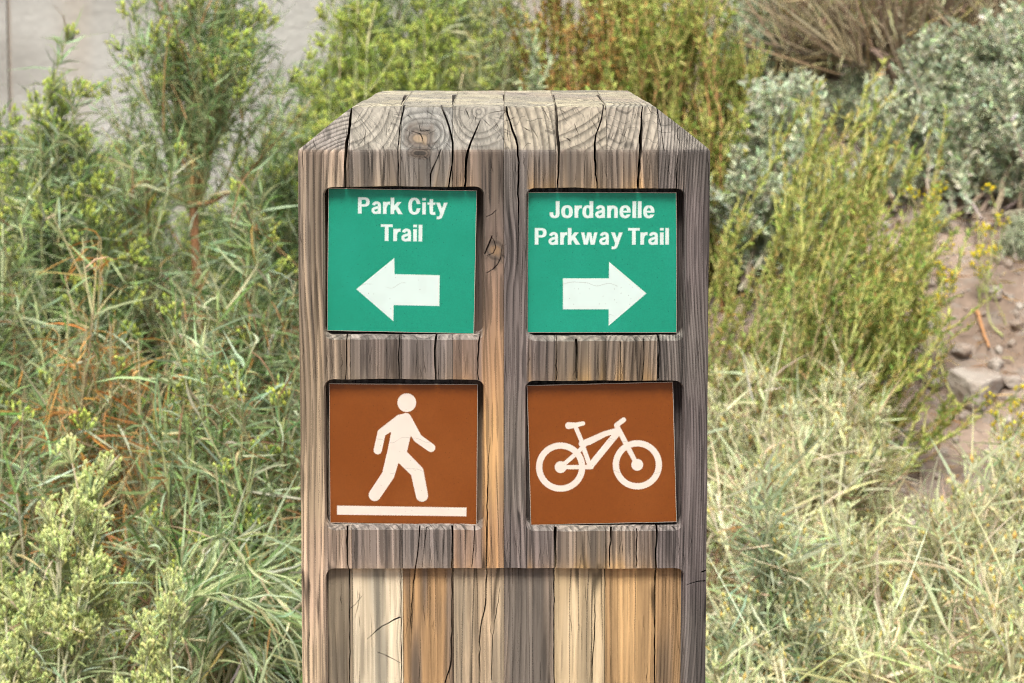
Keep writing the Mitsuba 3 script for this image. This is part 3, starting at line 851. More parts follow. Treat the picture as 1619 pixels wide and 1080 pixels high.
def shrub(seed, px, Y, top, half, n, kind, label, cat='shrub', base_px=None, lean=(0, 0, 0), depth=0.8, stem=None, leaf=None, twigs=None, bud=None, dead=None, low=0.36,
          round_=0.5, rise=0.45, base_z=None, bare=0.15, clump=0.05, r0=0.0035, also=(), fan=None, trunk=None):
    """A shrub whose crown reaches the pixel row `top` at column px, `half` pixels wide to either side, standing on the ground at depth Y."""
    rng = np.random.default_rng(seed)
    c = at(px, top, Y)
    R = half / F * Y
    b0 = at(base_px if base_px is not None else px, 500, Y)
    base = np.array([b0[0], Y, float(gz(b0[0], Y)) if base_z is None else base_z])
    H = (c[2] - base[2]) * 1.06
    pl = Plant()
    copies = []
    if also:
        place, base0 = base, base
        base = np.zeros(3)
        copies.append((T().translate(place.tolist()), label))
        for px2, Y2, top2, turn, lab2 in also:
            c2 = at(px2, top2, Y2)
            b2 = np.array([c2[0], Y2, float(gz(c2[0], Y2))])
            k = (c2[2] - b2[2]) * 1.06 / H
            copies.append((T().translate(b2.tolist()).rotate([0, 0, 1], turn).scale([float(k)] * 3), lab2))
    phi = rng.uniform(0, 2 * np.pi, n)
    rho = rng.uniform(0.0, 1, n)**0.62
    hgt = H * (1 - round_ * rho**2) * (1 - low * rng.random(n)**1.7)
    off = np.stack([R * rho * np.cos(phi), R * depth * rho * np.sin(phi), hgt], 1)
    P0 = base + np.stack([rng.normal(size=n) * clump, rng.normal(size=n) * clump, np.zeros(n) - 0.02], 1)
    ctr = np.array([0.0, 0, 0]) if also else np.array([c[0] - base[0], 0, 0])
    P2 = base + ctr + off + np.array(lean) * rng.uniform(0.3, 1, n)[:, None]
    P1 = P0 + (P2 - P0) * np.array([0.55, 0.55, 0])[None] + np.array([0, 0, 1.0]) * (hgt * rise)[:, None] + rng.normal(size=(n, 3)) * 0.03
    if fan:                 # stems springing from the end of a leaning limb
        (xa, xb), (za, zb_) = fan
        P2 = P0 + np.stack([rng.uniform(xa, xb, n), rng.normal(size=n) * 0.05, rng.uniform(za, zb_, n)], 1)
        P1 = P0 + (P2 - P0) * 0.3 + np.stack([np.zeros(n), np.zeros(n), rng.uniform(0.06, 0.13, n)], 1)
        P0 = P0 + np.stack([rng.uniform(-0.05, 0.0, n), np.zeros(n), rng.uniform(-0.26, -0.16, n)], 1)
    S = stem or {}
    k = 9
    t = np.linspace(0, 1, k)[None].repeat(n, 0)
    P = bez(P0[:, None], P1[:, None], P2[:, None], t)
    P[:, 1:] += np.cumsum(rng.normal(size=(n, k - 1, 3)), 1) * 0.004
    rad = r0 * (1 - 0.75 * t) * rng.uniform(0.6, 1.2, (n, 1))
    V, Fc = tubes(P, rad, 5)
    sc = tint(S.get('cols', [(.25, .24, .13)]), S.get('w', [1]), n, rng)
    pl.add('stems', V, Fc, np.repeat(sc, k * 5, 0))
    if trunk:
        foot = np.array([base[0] + trunk[0], base[1] + 0.03, float(gz(base[0] + trunk[0], base[1] + 0.03)) - 0.03])
        tt = np.linspace(0, 1, 12)[:, None]
        Q = foot + (base - foot) * tt + np.cumsum(rng.normal(size=(12, 3)) * 0.004, 0) * tt * (1 - tt)
        V, Fc = tubes(Q[None], trunk[1] * (1.25 - 0.5 * tt[None, :, 0]), 8)
        pl.add('trunk', V, Fc, np.repeat(tint([trunk[2]], [1], 12, rng, 0.15), 8, 0))
    seg_a, seg_b = [P[:, :-1].reshape(-1, 3)], [P[:, 1:].reshape(-1, 3)]
    seg_t = [t[:, :-1].reshape(-1)]
    tips, tipd = [P[:, -1]], [unit(P[:, -1] - P[:, -2])]
    if twigs:
        m = n * twigs['n']
        ii = rng.integers(0, n, m)
        tt = rng.uniform(twigs.get('from', 0.35), 1.0, m)
        B = np.stack([np.array([np.interp(a, t[0], P[i, :, q]) for i, a in zip(ii, tt)]) for q in range(3)], 1)
        D0 = bez_d(P0[ii], P1[ii], P2[ii], tt)
        D = unit(D0 + unit(rng.normal(size=(m, 3))) * twigs.get('spread', 0.6) + np.array([0, 0, twigs.get('up', 0.3)]))
        L = twigs['L'] * rng.uniform(0.5, 1.2, m) * (1.15 - 0.5 * tt)
        E = B + D * L[:, None] + np.array([0, 0, 1.0]) * (L * twigs.get('bend', 0.2))[:, None] + rng.normal(size=(m, 3)) * 0.008
        M = (B + E) / 2 + unit(rng.normal(size=(m, 3))) * (L * 0.07)[:, None]
        kk = 4
        t2 = np.linspace(0, 1, kk)[None].repeat(m, 0)
        Q = bez(B[:, None], M[:, None], E[:, None], t2)
        V, Fc = tubes(Q, r0 * twigs.get('thick', 0.42) * (1 - 0.6 * t2), 3)
        tc = tint(twigs.get('cols', S.get('cols', [(.25, .26, .12)])), twigs.get('w', S.get('w', [1])), m, rng)
        pl.add('stems', V, Fc, np.repeat(tc, kk * 3, 0))
        seg_a.append(Q[:, :-1].reshape(-1, 3))
        seg_b.append(Q[:, 1:].reshape(-1, 3))
        seg_t.append(np.repeat(tt[:, None] * 0.5 + 0.5, kk - 1, 1).reshape(-1))
        tips.append(Q[:, -1])
        tipd.append(unit(Q[:, -1] - Q[:, -2]))
    A, Bq, tq = np.vstack(seg_a), np.vstack(seg_b), np.concatenate(seg_t)
    if leaf:
        ln = np.linalg.norm(Bq - A, axis=1) * np.where(tq > bare, 1.0, 0.0)
        # leave some stretches thin so that the crown has gaps
        ln *= 0.35 + 1.3 * meshkit.fbm(A * 9, 2, seed)
        for lf in (leaf if isinstance(leaf, list) else [leaf]):
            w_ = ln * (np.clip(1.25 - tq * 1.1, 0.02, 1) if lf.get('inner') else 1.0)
            cnt = int(w_.sum() * lf['per_m'])
            ii = rng.choice(len(A), cnt, p=w_ / w_.sum())
            u = rng.random(cnt)[:, None]
            B = A[ii] + u * (Bq[ii] - A[ii])
            D0 = unit(Bq[ii] - A[ii])
            D = unit(D0 * lf.get('along', 0.8) + unit(rng.normal(size=(cnt, 3))) * lf.get('out', 0.8) + np.array([0, 0, lf.get('up', 0.1)]))
            L = lf['L'] * rng.uniform(0.55, 1.25, cnt)
            W = lf['W'] * rng.uniform(0.7, 1.3, cnt)
            V, Fc, fr, mm = blades(B, D, L, W, rng, lf.get('curl', 0.35), lf.get('droop', 0.15), lf.get('seg', 3 if Y < 3.7 else 2))
            cc = np.repeat(tint(lf['cols'], lf['w'], cnt, rng, 0.2), mm, 0)
            if 'tip' in lf:
                cc = cc + (np.array(lf['tip']) - cc) * (fr**2 * 0.6)[:, None]
            pl.add('leaves', V, Fc, cc)
            TOTAL[0] += len(Fc)
    if bud:
        tp, td = np.vstack(tips), np.vstack(tipd)
        keep = (rng.random(len(tp)) < bud.get('share', 0.8)) & (tp[:, 2] > base[2] + H * bud.get('above', 0.4))
        tp, td = tp[keep], td[keep]
        m = bud['n']
        cnt = len(tp) * m
        C = np.repeat(tp, m, 0) + unit(rng.normal(size=(cnt, 3)) + np.repeat(td, m, 0) * 0.5) * rng.uniform(0.1, 1, (cnt, 1))**0.5 * bud['R']
        D = unit(np.repeat(td, m, 0) + rng.normal(size=(cnt, 3)) * 0.5 + np.array([0, 0, 0.5]))
        V, Fc = buds(C, D, bud['r'] * rng.uniform(0.7, 1.3, cnt), bud['l'] * rng.uniform(0.7, 1.3, cnt))
        cc = tint(bud['cols'], bud['w'], cnt, rng)
        pl.add('flowers', V, Fc, np.repeat(cc, 6, 0))
        TOTAL[0] += len(Fc)
        # stalks
        V, Fc = tubes(np.stack([np.repeat(tp - td * bud['R'] * 0.8, m, 0), C], 1), np.full((cnt, 2), 0.0006), 3)
        pl.add('stems', V, Fc, np.repeat(tint(bud.get('stalk', [(.24, .27, .10)]), [1], cnt, rng), 6, 0))
    return pl.build(kind, label, cat, copies=copies)


# palettes (leaf colours, mostly lighter than real leaves)
GREYGREEN = [(.39, .48, .28), (.31, .41, .18), (.50, .56, .38), (.15, .23, .08), (.52, .52, .29)]
DEEP = [(.24, .35, .15), (.31, .41, .20), (.40, .48, .28), (.15, .24, .08)]
BUD = [(.62, .70, .14), (.56, .66, .16), (.68, .72, .20), (.48, .58, .13)]
DRY = [(.55, .37, .18), (.43, .24, .11), (.62, .50, .29), (.55, .50, .14), (.36, .25, .16)]
PALE = [(.74, .72, .43), (.80, .77, .52), (.60, .65, .36), (.78, .64, .44), (.46, .54, .25)]
SAGE = [(.55, .61, .42), (.62, .67, .48), (.42, .48, .32), (.68, .70, .52)]
OLIVE = [(.45, .49, .14), (.37, .44, .11), (.56, .54, .17), (.54, .38, .14), (.25, .33, .08)]
RUST = [(.50, .28, .09), (.43, .42, .12), (.53, .38, .13), (.34, .40, .11), (.50, .48, .16)]
W5 = [3, 3, 2, 2, 1]

RLEAF = dict(per_m=165, L=0.050, W=0.0028, cols=GREYGREEN, w=W5, along=0.7, out=0.95, curl=0.45, droop=0.15)
RSTEM = dict(cols=[(.42, .43, .23), (.48, .45, .27), (.35, .38, .17)], w=[2, 1, 2])
RTWIG = dict(n=6, L=0.13, spread=0.8, up=0.35)
RBUD = dict(n=12, R=0.014, r=0.0018, l=0.0042, cols=BUD, w=[3, 3, 2, 2], share=0.7)
SHADE_COLS = [(.27, .16, .09), (.20, .13, .08), (.34, .24, .13), (.48, .27, .10)]  # dead leaf browns, dark enough to stand in for shade inside the crowns
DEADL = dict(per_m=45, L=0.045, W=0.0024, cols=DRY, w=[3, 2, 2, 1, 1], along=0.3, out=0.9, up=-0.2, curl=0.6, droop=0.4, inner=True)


SHADE_LEAF = dict(DEADL, per_m=140, cols=SHADE_COLS, w=[3, 3, 2, 2])  # dead inner leaves that put shade into the gaps by their colour


def mod(d, **k):
    return {**d, **k}


RB = 'rabbitbrush'
# left: from back to front
shrub(11, 308, 4.05, -60, 140, 36, RB, 'tall dark green shrub on a single rust brown stem, standing against the wall', depth=0.9, leaf=mod(RLEAF, cols=DEEP, w=[2, 3, 3, 2], per_m=120, L=.036, W=.0022), twigs=mod(RTWIG, n=7, L=.13, spread=.9),
      stem=dict(cols=[(.46, .28, .14), (.38, .36, .17), (.36, .38, .19)], w=[1, 2, 2]), bud=mod(RBUD, share=.4), bare=.22, rise=.35, clump=.007, r0=.0032, round_=.5, low=.8, base_z=float(at(308, 300, 4.05)[2]), trunk=(0.01, .0075, (.34, .19, .10)))
shrub(12, 80, 3.85, 150, 115, 60, RB, 'bud topped shrub at the far left below the bare concrete wall', leaf=mod(RLEAF, L=.044), twigs=mod(RTWIG, n=7), stem=RSTEM, bud=mod(RBUD, n=14, share=.85), bare=.3, round_=.35,
      also=[(165, 4.15, 245, 70, 'bud topped shrub between the far left one and the tall dark shrub'), (-20, 4.0, 175, 200, 'bud topped shrub cut by the left edge of the picture'), (235, 4.3, 290, 140, 'green shrub behind the foot of the tall dark shrub')])
shrub(13, 458, 4.3, 205, 75, 50, RB, 'slim green shrub tight against the left edge of the post', leaf=mod(RLEAF, cols=DEEP, w=[2, 3, 3, 1], L=.042), twigs=mod(RTWIG, n=7), stem=RSTEM, bud=mod(RBUD, share=.6), low=.45, round_=.3,
      also=[(395, 4.45, 240, 90, 'green shrub between the tall dark shrub and the post'), (330, 4.6, 300, 210, 'low green shrub directly before the wall, seen through the tall dark shrub'), (505, 4.6, 130, 300, 'green shrub behind the sloping left corner of the post top')])
shrub(14, 200, 3.95, 290, 170, 60, RB, 'wide grey green shrub below the tall dark shrub', leaf=[mod(RLEAF, per_m=120), DEADL, SHADE_LEAF], twigs=RTWIG, stem=RSTEM, bud=mod(RBUD, share=.2), bare=.25)
shrub(15, 30, 3.5, 290, 130, 30, RB, 'grey green shrub with thick slanting stems at the left edge of the picture', lean=(-.10, 0, 0), leaf=[mod(RLEAF, L=.045), mod(DEADL, per_m=25), SHADE_LEAF], twigs=RTWIG, stem=mod(RSTEM, cols=[(.56, .56, .30), (.48, .50, .26)], w=[1, 1]), bud=mod(RBUD, share=.2), r0=.0055)
shrub(16, 390, 3.6, 320, 105, 50, RB, 'grey green shrub with scattered buds beside the two left signs', leaf=[RLEAF, mod(DEADL, per_m=45), SHADE_LEAF], twigs=RTWIG, stem=RSTEM, bud=mod(RBUD, share=.3))
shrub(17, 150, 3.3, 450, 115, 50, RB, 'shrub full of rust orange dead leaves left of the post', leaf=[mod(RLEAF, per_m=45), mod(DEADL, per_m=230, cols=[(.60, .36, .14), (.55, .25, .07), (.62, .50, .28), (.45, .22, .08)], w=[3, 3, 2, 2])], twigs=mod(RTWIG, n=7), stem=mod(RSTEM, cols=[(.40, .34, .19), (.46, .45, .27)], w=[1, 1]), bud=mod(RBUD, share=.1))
shrub(18, 300, 3.15, 610, 110, 32, RB, 'grey green shrub with loose upright stems left of the walker sign', leaf=[mod(RLEAF, per_m=130), mod(DEADL, per_m=45), SHADE_LEAF], twigs=RTWIG, stem=RSTEM, bud=mod(RBUD, share=.35))
shrub(19, 40, 3.15, 690, 120, 32, RB, 'grey green shrub at the left edge above the bud topped shrub', leaf=[mod(RLEAF, cols=GREYGREEN[:4] + PALE[2:3], w=[3, 3, 2, 3, 2], L=.055), mod(DEADL, per_m=40), mod(SHADE_LEAF, per_m=140)], twigs=RTWIG, stem=mod(RSTEM, cols=[(.54, .50, .32)], w=[1]), bud=mod(RBUD, share=.1), r0=.0045)
shrub(20, 425, 3.1, 640, 95, 38, RB, 'green shrub touching the post beside the walker sign', leaf=[mod(RLEAF, per_m=130), mod(DEADL, per_m=60), SHADE_LEAF], twigs=RTWIG, stem=RSTEM, bud=mod(RBUD, share=.2))
BBUD = mod(RBUD, n=24, R=.017, r=.0019, l=.0042, share=1.0, above=.78, cols=[(.72, .78, .32), (.64, .72, .28), (.76, .78, .38)], w=[2, 2, 1], stalk=[(.55, .60, .30)])
shrub(21, 112, 2.95, 825, 66, 34, RB, 'shrub with dense yellow green bud clusters in the lower left', leaf=mod(RLEAF, L=.036, W=.0024, cols=PALE[2:] + GREYGREEN[:3], w=[2, 1, 2, 2, 1, 2], per_m=120), twigs=mod(RTWIG, n=7, L=.08, spread=.45, up=.6), stem=mod(RSTEM, cols=[(.60, .58, .38)], w=[1]), bud=BBUD, round_=.3, low=.3,
      also=[(15, 2.9, 960, 120, 'low bud covered shrub in the bottom left corner'), (258, 2.85, 1015, 250, 'small shrub with bright bud tips at the bottom left of the post')])
shrub(23, 300, 2.95, 800, 40, 34, RB, 'shrub with long pale stems fanning out to the lower right beside the post', base_z=float(at(300, 865, 2.95)[2]), fan=((.04, .20), (-.20, .03)), trunk=(-.05, .0025, (.34, .32, .18)), clump=.035,
      leaf=[mod(RLEAF, L=.060, W=.0028, cols=GREYGREEN[:4] + PALE[2:3], w=[3, 3, 3, 1, 3], per_m=170, along=1.1, out=.65), mod(DEADL, per_m=30, cols=[(.80, .62, .38), (.74, .52, .20), (.82, .72, .52)], w=[2, 1, 2], along=-.2, up=-.6, L=.05)], stem=mod(RSTEM, cols=[(.50, .55, .31), (.60, .56, .36)], w=[2, 1]), bare=.22, r0=.0026)
shrub(25, 395, 3.05, 830, 90, 34, RB, 'dark green shrub behind the fanning pale stems at the lower left of the post', leaf=[mod(RLEAF, cols=DEEP, w=[2, 2, 1, 1]), mod(DEADL, per_m=60), SHADE_LEAF], twigs=RTWIG, stem=RSTEM, bud=mod(RBUD, share=.1))

# behind the top of the post
shrub(31, 565, 4.45, 50, 105, 84, RB, 'bright yellow green shrub above the left corner of the post', leaf=mod(RLEAF, L=.034, cols=[(.44, .54, .14), (.52, .58, .18), (.30, .40, .09)], w=[2, 2, 1], per_m=140), twigs=mod(RTWIG, n=8, L=.10), stem=RSTEM, bud=mod(RBUD, n=14, r=.0022, share=.9), round_=.3, low=.4,
      also=[(680, 4.55, 60, 80, 'bright yellow green shrub behind the top edge of the post, right of its taller twin'),])
shrub(32, 620, 4.75, -50, 95, 60, RB, 'open green shrub before the wall above the post', leaf=mod(RLEAF, L=.036, cols=DEEP, w=[1, 2, 3, 2]), twigs=mod(RTWIG, n=7), stem=RSTEM, bud=mod(RBUD, share=.7), low=.4, round_=.3,
      also=[(720, 4.8, -40, 120, 'open green shrub behind the bright shrubs above the post'),])
shrub(33, 780, 4.55, -10, 95, 74, RB, 'greyish yellow green shrub above the middle of the post', leaf=mod(RLEAF, L=.034, cols=[(.46, .52, .25), (.52, .55, .33), (.40, .45, .19), (.55, .42, .2)], w=[3, 3, 2, 1], per_m=140), twigs=mod(RTWIG, n=8, L=.11), stem=RSTEM, bud=mod(RBUD, share=.7, n=9), low=.45, round_=.3)
SLEAF = dict(per_m=760, L=0.011, W=0.0038, cols=SAGE, w=[3, 3, 2, 2], along=0.5, out=1.0, up=0.2, curl=0.25, droop=0.0, seg=2)
SSTEM = dict(cols=[(.36, .28, .22), (.45, .38, .31), (.28, .21, .17)], w=[2, 1, 1])
STWIG = dict(n=12, L=0.065, spread=1.0, up=0.55, cols=[(.48, .45, .34), (.40, .31, .24)], w=[2, 1])
shrub(34, 848, 4.3, 95, 42, 27, 'sagebrush', 'small pale sage green bush above the middle of the post', leaf=mod(SLEAF, cols=[(.46, .56, .30), (.54, .61, .38)], w=[1, 1]), twigs=STWIG, stem=SSTEM)
TLEAF = dict(per_m=300, L=0.012, W=0.0042, cols=RUST + OLIVE[:3], w=[3, 2, 2, 2, 2, 3, 2, 2], along=0.7, out=0.9, up=0.2, curl=0.3, droop=0.0, seg=2)
TSTEM = dict(cols=[(.44, .22, .10), (.48, .30, .13), (.36, .22, .12)], w=[2, 2, 1])
shrub(35, 930, 4.5, -60, 115, 54, 'bitterbrush', 'rust and green twiggy shrub above the right half of the post', leaf=TLEAF, twigs=dict(n=9, L=.14, spread=.55, up=.5), stem=TSTEM, low=.45, round_=.3)
shrub(36, 1070, 4.35, -20, 105, 54, 'bitterbrush', 'olive green twiggy shrub above the right corner of the post', leaf=mod(TLEAF, cols=OLIVE, w=[3, 3, 3, 1, 3]), twigs=dict(n=9, L=.13, spread=.6, up=.4), stem=mod(TSTEM, cols=[(.48, .42, .16), (.46, .27, .12)], w=[2, 1]), low=.5, round_=.35,
      also=[(1165, 4.45, 85, 100, 'olive green twiggy shrub half a step right of the post corner'), (985, 4.75, -30, 190, 'olive green shrub behind the rust and green one'), (1250, 4.55, 150, 250, 'olive green shrub left of the silver sagebrushes'), (1320, 4.5, 230, 20, 'low olive green shrub at the foot of the silver sagebrushes')])
shrub(37, 1190, 4.8, 30, 75, 40, 'sagebrush', 'pale sage bush half hidden behind the olive green shrubs', leaf=SLEAF, twigs=STWIG, stem=SSTEM, low=.4)

# right of the post
KLEAF = dict(per_m=400, L=0.011, W=0.0031, cols=OLIVE, w=[3, 2, 3, 1, 2], along=0.8, out=0.8, up=0.15, curl=0.3, droop=0.0, seg=2)
KSTEM = dict(cols=[(.56, .52, .20), (.52, .40, .18), (.46, .47, .16)], w=[3, 1, 2])
KTWIG = dict(n=9, L=.12, spread=.45, up=.12, bend=.05)
shrub(41, 1205, 4.1, 165, 120, 52, 'bitterbrush', 'big yellow green shrub right of the post with wands reaching to the upper right', base_px=1110, lean=(.19, 0, .0), leaf=KLEAF, twigs=KTWIG, stem=KSTEM, round_=.45, rise=.28, low=.5)
shrub(42, 1250, 3.9, 320, 120, 46, 'bitterbrush', 'spreading yellow green shrub below the big one right of the post', base_px=1125, lean=(.21, 0, .02), leaf=mod(KLEAF, cols=OLIVE + [(.24, .33, .10)], w=[2, 2, 2, 1, 2, 2]), twigs=KTWIG, stem=KSTEM, round_=.55, rise=.26, low=.6)
shrub(43, 1230, 3.8, 445, 155, 46, 'bitterbrush', 'low dark green shrub beside the right edge of the post', base_px=1180, leaf=mod(KLEAF, cols=[(.28, .36, .11), (.36, .42, .15), (.46, .45, .19), (.5, .34, .17)], w=[3, 3, 2, 1]), twigs=mod(KTWIG, spread=.7), stem=mod(KSTEM, cols=[(.50, .43, .22), (.40, .3, .17)], w=[1, 1]), round_=.5, low=.6)
shrub(45, 1460, 4.55, 70, 95, 62, 'sagebrush', 'large silver sagebrush above the dirt patch', leaf=SLEAF, twigs=STWIG, stem=SSTEM, low=.55, round_=.7, bare=.0,
      also=[(1350, 4.65, 105, 80, 'silver sagebrush left of the largest one near the upper right'), (1600, 4.5, 45, 160, 'silver sagebrush at the right edge of the picture'), (1535, 4.7, 60, 230, 'silver sagebrush wedged between the two largest ones'),
            (1280, 4.35, 255, 300, 'small silver sagebrush behind the yellow green wands'), (1590, 4.5, 275, 30, 'low sagebrush at the right edge above the dirt'), (1485, 4.42, 325, 80, 'low sagebrush among the yellow flowers above the dirt'), (1610, 4.36, 345, 140, 'lowest sagebrush at the right edge, just above the dirt'), (1400, 4.5, 215, 110, 'low sagebrush in front of the large silver ones'), (1225, 4.35, 150, 70, 'silver sagebrush right of the olive green shrubs')])
DTWIG = dict(n=14, L=.16, spread=.6, up=.5, cols=[(.34, .26, .18), (.46, .37, .25), (.24, .17, .12)], w=[2, 2, 1])
shrub(48, 1430, 5.0, -60, 130, 70, 'dead_bush', 'bare brown dead bush behind the large sagebrush', leaf=mod(DEADL, per_m=90, L=.018, cols=[(.46, .38, .24), (.40, .38, .20), (.52, .44, .30), (.30, .22, .15)], w=[2, 2, 2, 1]), twigs=DTWIG, stem=SSTEM, low=.4,
      also=[(1580, 5.15, -70, 130, 'bare brown dead bush behind the sagebrush at the right edge'), (1420, 4.75, 60, 20, 'bare brown twigs standing between the silver sagebrushes')])
shrub(49, 1260, 5.1, -60, 110, 50, 'dead_bush', 'tangled rust brown bush at the top right of the post', leaf=mod(DEADL, per_m=60, L=.025), twigs=DTWIG, stem=mod(SSTEM, cols=[(.50, .31, .20), (.42, .34, .27)], w=[1, 1]), low=.4)
shrub(50, 1335, 4.85, 15, 50, 30, 'yellow_bush', 'small dark green bush with yellow flowers before the dead bush', leaf=mod(RLEAF, L=.025, W=.004, cols=[(.28, .38, .09), (.42, .46, .09)], w=[2, 1]), twigs=mod(RTWIG, n=5), stem=RSTEM, bud=mod(RBUD, n=8, cols=[(.82, .68, .06), (.68, .62, .08)], w=[2, 1], share=.3, r=.003, l=.003))
shrub(52, 1265, 4.9, 0, 105, 50, 'bitterbrush', 'olive tan brush at the top between the green shrubs and the silver sagebrush', leaf=mod(TLEAF, cols=[(.52, .44, .24), (.46, .46, .22), (.56, .42, .24), (.40, .42, .18)], w=[2, 2, 1, 1], per_m=200), twigs=dict(n=10, L=.13, spread=.7, up=.4), stem=mod(TSTEM, cols=[(.46, .36, .24), (.40, .27, .17)], w=[1, 1]), low=.45)
shrub(51, 1560, 4.9, -70, 70, 60, 'dry_grass_tuft', 'tall tuft of pale yellow dry grass at the top right', cat='grass', leaf=dict(per_m=14, L=.25, W=.004, cols=[(.72, .66, .30), (.66, .58, .34), (.56, .56, .22)], w=[2, 2, 1], along=1.2, out=.25, up=.3, curl=.15, droop=.15), stem=dict(cols=[(.70, .64, .34)], w=[1]), low=.5, bare=0, r0=.0022,
      also=[(1490, 5.05, -60, 90, 'tuft of pale yellow dry grass behind the large sagebrush'), (1400, 4.72, 10, 200, 'golden dry grass tuft before the bare brown dead bush'), (1300, 4.78, 0, 30, 'golden dry grass tuft left of the bare brown dead bush')])

# pale shrubs in the lower right
PLEAF = dict(per_m=85, L=0.042, W=0.0031, cols=PALE, w=[3, 3, 2, 2, 2], along=0.7, out=0.85, up=.15, curl=1.25, droop=0.05, seg=4)
PSTEM = dict(cols=[(.72, .69, .46), (.64, .64, .39), (.74, .62, .43)], w=[3, 2, 1])
PBUD = dict(n=10, R=0.013, r=0.0017, l=0.0040, cols=[(.74, .72, .36), (.74, .73, .46), (.82, .64, .2)], w=[3, 4, 1], share=.7, stalk=[(.66, .64, .42)])
PTWIG = dict(n=8, L=.085, spread=.75, up=.55, thick=.62, **{'from': .45})
PD = mod(DEADL, cols=[(.72, .54, .36), (.60, .41, .25), (.76, .64, .44)], w=[2, 1, 2], per_m=40, curl=1.0)
shrub(61, 1180, 3.72, 625, 85, 30, RB, 'pale straw coloured shrub touching the right edge of the post', leaf=[PLEAF, PD, mod(SHADE_LEAF, per_m=60)], r0=.0040, twigs=PTWIG, stem=PSTEM, bud=PBUD, low=.45, round_=.35,
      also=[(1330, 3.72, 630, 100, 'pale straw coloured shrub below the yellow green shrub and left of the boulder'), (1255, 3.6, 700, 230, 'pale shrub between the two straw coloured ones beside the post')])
shrub(63, 1190, 3.45, 775, 105, 30, RB, 'tangled pale shrub beside the bicycle sign', leaf=[PLEAF, PD, mod(SHADE_LEAF, per_m=60)], r0=.0040, twigs=PTWIG, stem=PSTEM, bud=mod(PBUD, share=.5), round_=.4)
shrub(64, 1340, 3.4, 800, 95, 30, RB, 'pale curly leaved shrub in the middle of the lower right', leaf=[PLEAF, PD, mod(SHADE_LEAF, per_m=60)], r0=.0040, twigs=PTWIG, stem=PSTEM, bud=PBUD, round_=.4,
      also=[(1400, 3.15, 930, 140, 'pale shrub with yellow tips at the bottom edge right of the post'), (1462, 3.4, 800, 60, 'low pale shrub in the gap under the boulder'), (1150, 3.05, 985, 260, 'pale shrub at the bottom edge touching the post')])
shrub(65, 1610, 3.45, 735, 85, 32, RB, 'pale shrub at the right edge below the boulder', leaf=[mod(PLEAF, cols=[(.62, .64, .40), (.70, .69, .45), (.5, .56, .31), (.72, .62, .42)], w=[3, 2, 2, 1]), PD], twigs=PTWIG, stem=PSTEM, bud=PBUD, round_=.4,
      also=[(1525, 3.3, 800, 80, 'pale green shrub between the boulder and the bottom edge'), (1580, 3.12, 940, 200, 'pale green shrub in the bottom right corner')])
shrub(66, 1215, 3.2, 850, 100, 40, RB, 'blue green narrow leaved shrub at the bottom right of the post', leaf=[mod(RLEAF, cols=[(.42, .51, .34), (.50, .57, .37), (.36, .45, .25), (.66, .64, .42)], w=[3, 3, 2, 2], L=.05, W=.0028), mod(PD, per_m=40), mod(SHADE_LEAF, per_m=50)], twigs=PTWIG, stem=mod(PSTEM, cols=[(.55, .60, .37)], w=[1]), bud=mod(PBUD, share=.5))
shrub(69, 1480, 3.08, 985, 60, 26, RB, 'low green shrub at the bottom edge between two pale shrubs', leaf=mod(PLEAF, cols=[(.46, .55, .25), (.56, .61, .33)], w=[2, 1]), twigs=PTWIG, stem=PSTEM, bud=PBUD)

# yellow flowers by the dirt
YB = dict(n=6, R=.010, r=.0023, l=.0028, cols=[(.92, .72, .03), (.95, .78, .06), (.76, .64, .06)], w=[3, 2, 1], share=.9, above=.3)
YL = dict(per_m=40, L=.025, W=.0022, cols=[(.38, .44, .15), (.48, .49, .2)], w=[2, 1], along=.7, out=.7, curl=.2)
for s, px, Y, top, half, n_, lab in ((71, 1490, 4.1, 420, 24, 7, 'yellow flowering plant leaning over the dirt patch'),
                                     (72, 1465, 4.3, 300, 40, 5, 'yellow flowering plant under the large sagebrush'),
                                     (73, 1560, 4.25, 370, 35, 4, 'yellow flowering plant at the top of the dirt patch'),
                                     (74, 1618, 3.9, 610, 14, 5, 'yellow flowering plant right of the boulder'),
                                     (75, 1512, 3.25, 850, 22, 4, 'yellow flowering plant low in front of the dirt right of the post')):
    shrub(s, px, Y, top, half, n_, 'yellow_flower', lab, cat='wildflower', leaf=YL, twigs=dict(n=3, L=.07, spread=.5, up=.5), stem=dict(cols=[(.48, .48, .2)], w=[1]), bud=YB, r0=.0018, clump=.02, low=.3)
print('leaf triangles', TOTAL[0])


# ------------------------------------------------------------------ stones and litter
def stone(rng, r, sub=3):
    m = trimesh.creation.icosphere(sub, 1.0)
    v = np.array(m.vertices)
    for _ in range(7):
        d = unit(rng.normal(size=3))
        h = rng.uniform(0.55, 0.85)
        s = v @ d
        v = v - np.maximum(s - h, 0)[:, None] * d * 0.9
    v *= 1 + 0.18 * (meshkit.fbm(v * 2 + rng.uniform(0, 50), 4, 3)[:, None] - 0.5)
    return (v * r, np.array(m.faces))


def ground_at(px, py):
    lo, hi = 2.9, 5.6
    for _ in range(50):
        mid = (lo + hi) / 2
        p = at(px, py, mid)
        if p[2] > gz(p[0], p[1]):
            lo = mid
        else:
            hi = mid
    return at(px, py, lo)


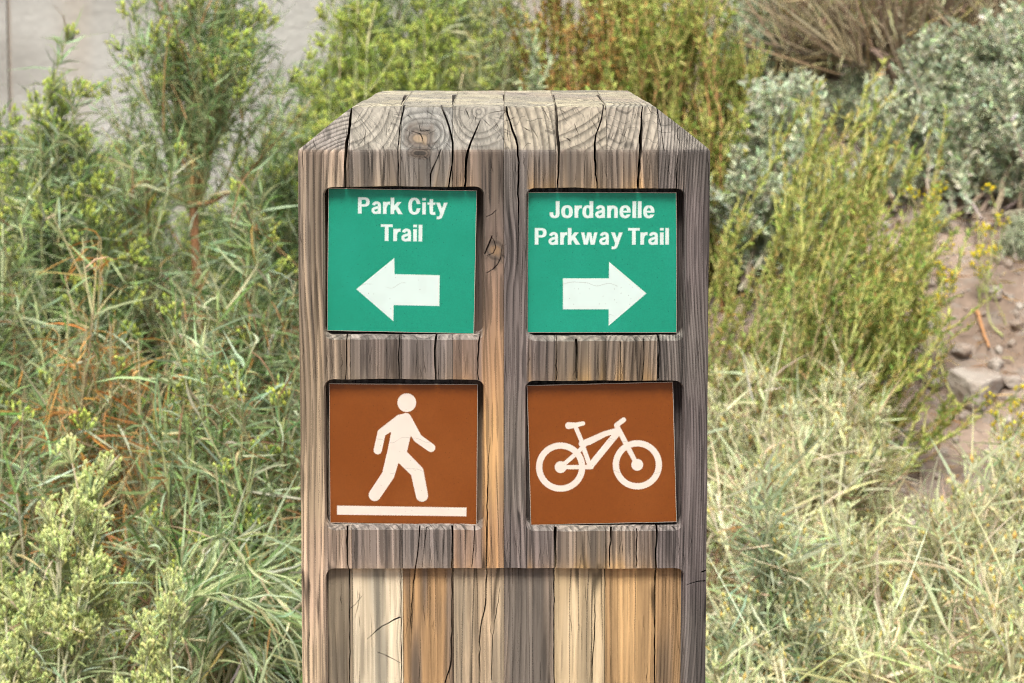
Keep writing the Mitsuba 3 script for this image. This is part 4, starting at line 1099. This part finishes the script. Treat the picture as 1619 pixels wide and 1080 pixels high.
rng = np.random.default_rng(77)
STONES = [(1540, 640, 58, 44, 'large grey boulder on the dirt right of the pale shrubs', 'boulder'),
          (1392, 735, 32, 26, 'pinkish stone between the pale shrubs left of the boulder', 'stone'),
          (1470, 610, 18, 13, 'dark stone left of the large boulder', 'stone'),
          (1570, 465, 16, 9, 'pale stone at the top of the dirt patch', 'stone'),
          (1600, 610, 17, 12, 'grey stone at the right edge beside the boulder', 'stone'),
          (1520, 560, 20, 12, 'flat stone on the dirt below the yellow flowers', 'stone'),
          (1575, 580, 14, 10, 'small stone above the boulder', 'stone'),
          (1445, 480, 18, 12, 'brown stone beside the wands of the yellow green shrub', 'stone'),
          (1470, 905, 20, 13, 'pale stone in the gap low in the pale shrubs', 'stone'),
          (1470, 520, 14, 9, 'small grey stone left of the dirt patch', 'stone'),
          (1610, 520, 13, 9, 'small stone at the right edge of the dirt patch', 'stone')]
for px, py, rx, ry, lab, kind in STONES:
    p = ground_at(px, py)
    k = p[1] / F
    r = np.array([rx * k, rx * k * 0.9, ry * k])
    v, f = stone(rng, r)
    a = rng.uniform(-0.4, 0.4)
    v = v @ np.array([[math.cos(a), math.sin(a), 0], [-math.sin(a), math.cos(a), 0], [0, 0, 1]])
    key = name(kind)
    put(key, (v + p + np.array([0, 0, r[2] * 0.5]), f), 'stone_material', smooth=40)
    tag(key, lab, 'rock' if kind == 'boulder' else 'stone')

# gravel
gv, gf, n0 = [], [], 0
for _ in range(1700):
    x, y = rng.uniform(0.46, 0.95), rng.uniform(3.5, 4.7)
    r = 0.002 + 0.009 * rng.random()**3
    v, f = stone(rng, r * rng.uniform(0.6, 1.2, 3), 1)
    gv.append(v + [x, y, float(gz(x, y)) + r * 0.3])
    gf.append(f + n0)
    n0 += len(v)
put('gravel', (np.vstack(gv), np.vstack(gf)), 'stone_material', smooth=60)
tag('gravel', 'small loose gravel scattered over the dirt', 'gravel', kind='stuff')

# dry litter under the shrubs
m = 9000
x, y = rng.uniform(-1.0, 1.1, m), rng.uniform(2.7, 4.9, m)
B = np.stack([x, y, gz(x, y) + 0.004], 1)
D = unit(np.stack([rng.normal(size=m), rng.normal(size=m), rng.normal(size=m) * 0.25 + 0.12], 1))
V, Fc, fr, mm = blades(B, D, rng.uniform(.015, .06, m), rng.uniform(.001, .003, m), rng, .5, .1, 2)
put('dry_litter', (V, Fc), 'leaf_material', color=np.repeat(tint(DRY, W5, m, rng), mm, 0))
tag('dry_litter', 'dead leaves and dry bits lying under the shrubs', 'litter', kind='stuff')

# two sticks
for a, b, Yo, lab in (((1543, 497), (1563, 558), 0.01, 'short orange brown stick on the dirt patch'),
                      ((1300, 560), (1450, 470), -0.02, 'thin dry twig lying before the dirt patch')):
    A, Bp = ground_at(*a), ground_at(*b)
    t = np.linspace(0, 1, 8)[:, None]
    P = A + (Bp - A) * t + rng.normal(size=(8, 3)) * 0.001 + np.array([0, 0, 0.008])
    V, Fc = tubes(P[None], np.full((1, 8), 0.003) * np.linspace(1, .6, 8), 6)
    key = name('stick')
    put(key, (V, Fc), 'twig_material', color=np.tile((.42, .22, .11), (len(V), 1)))
    tag(key, lab, 'stick')
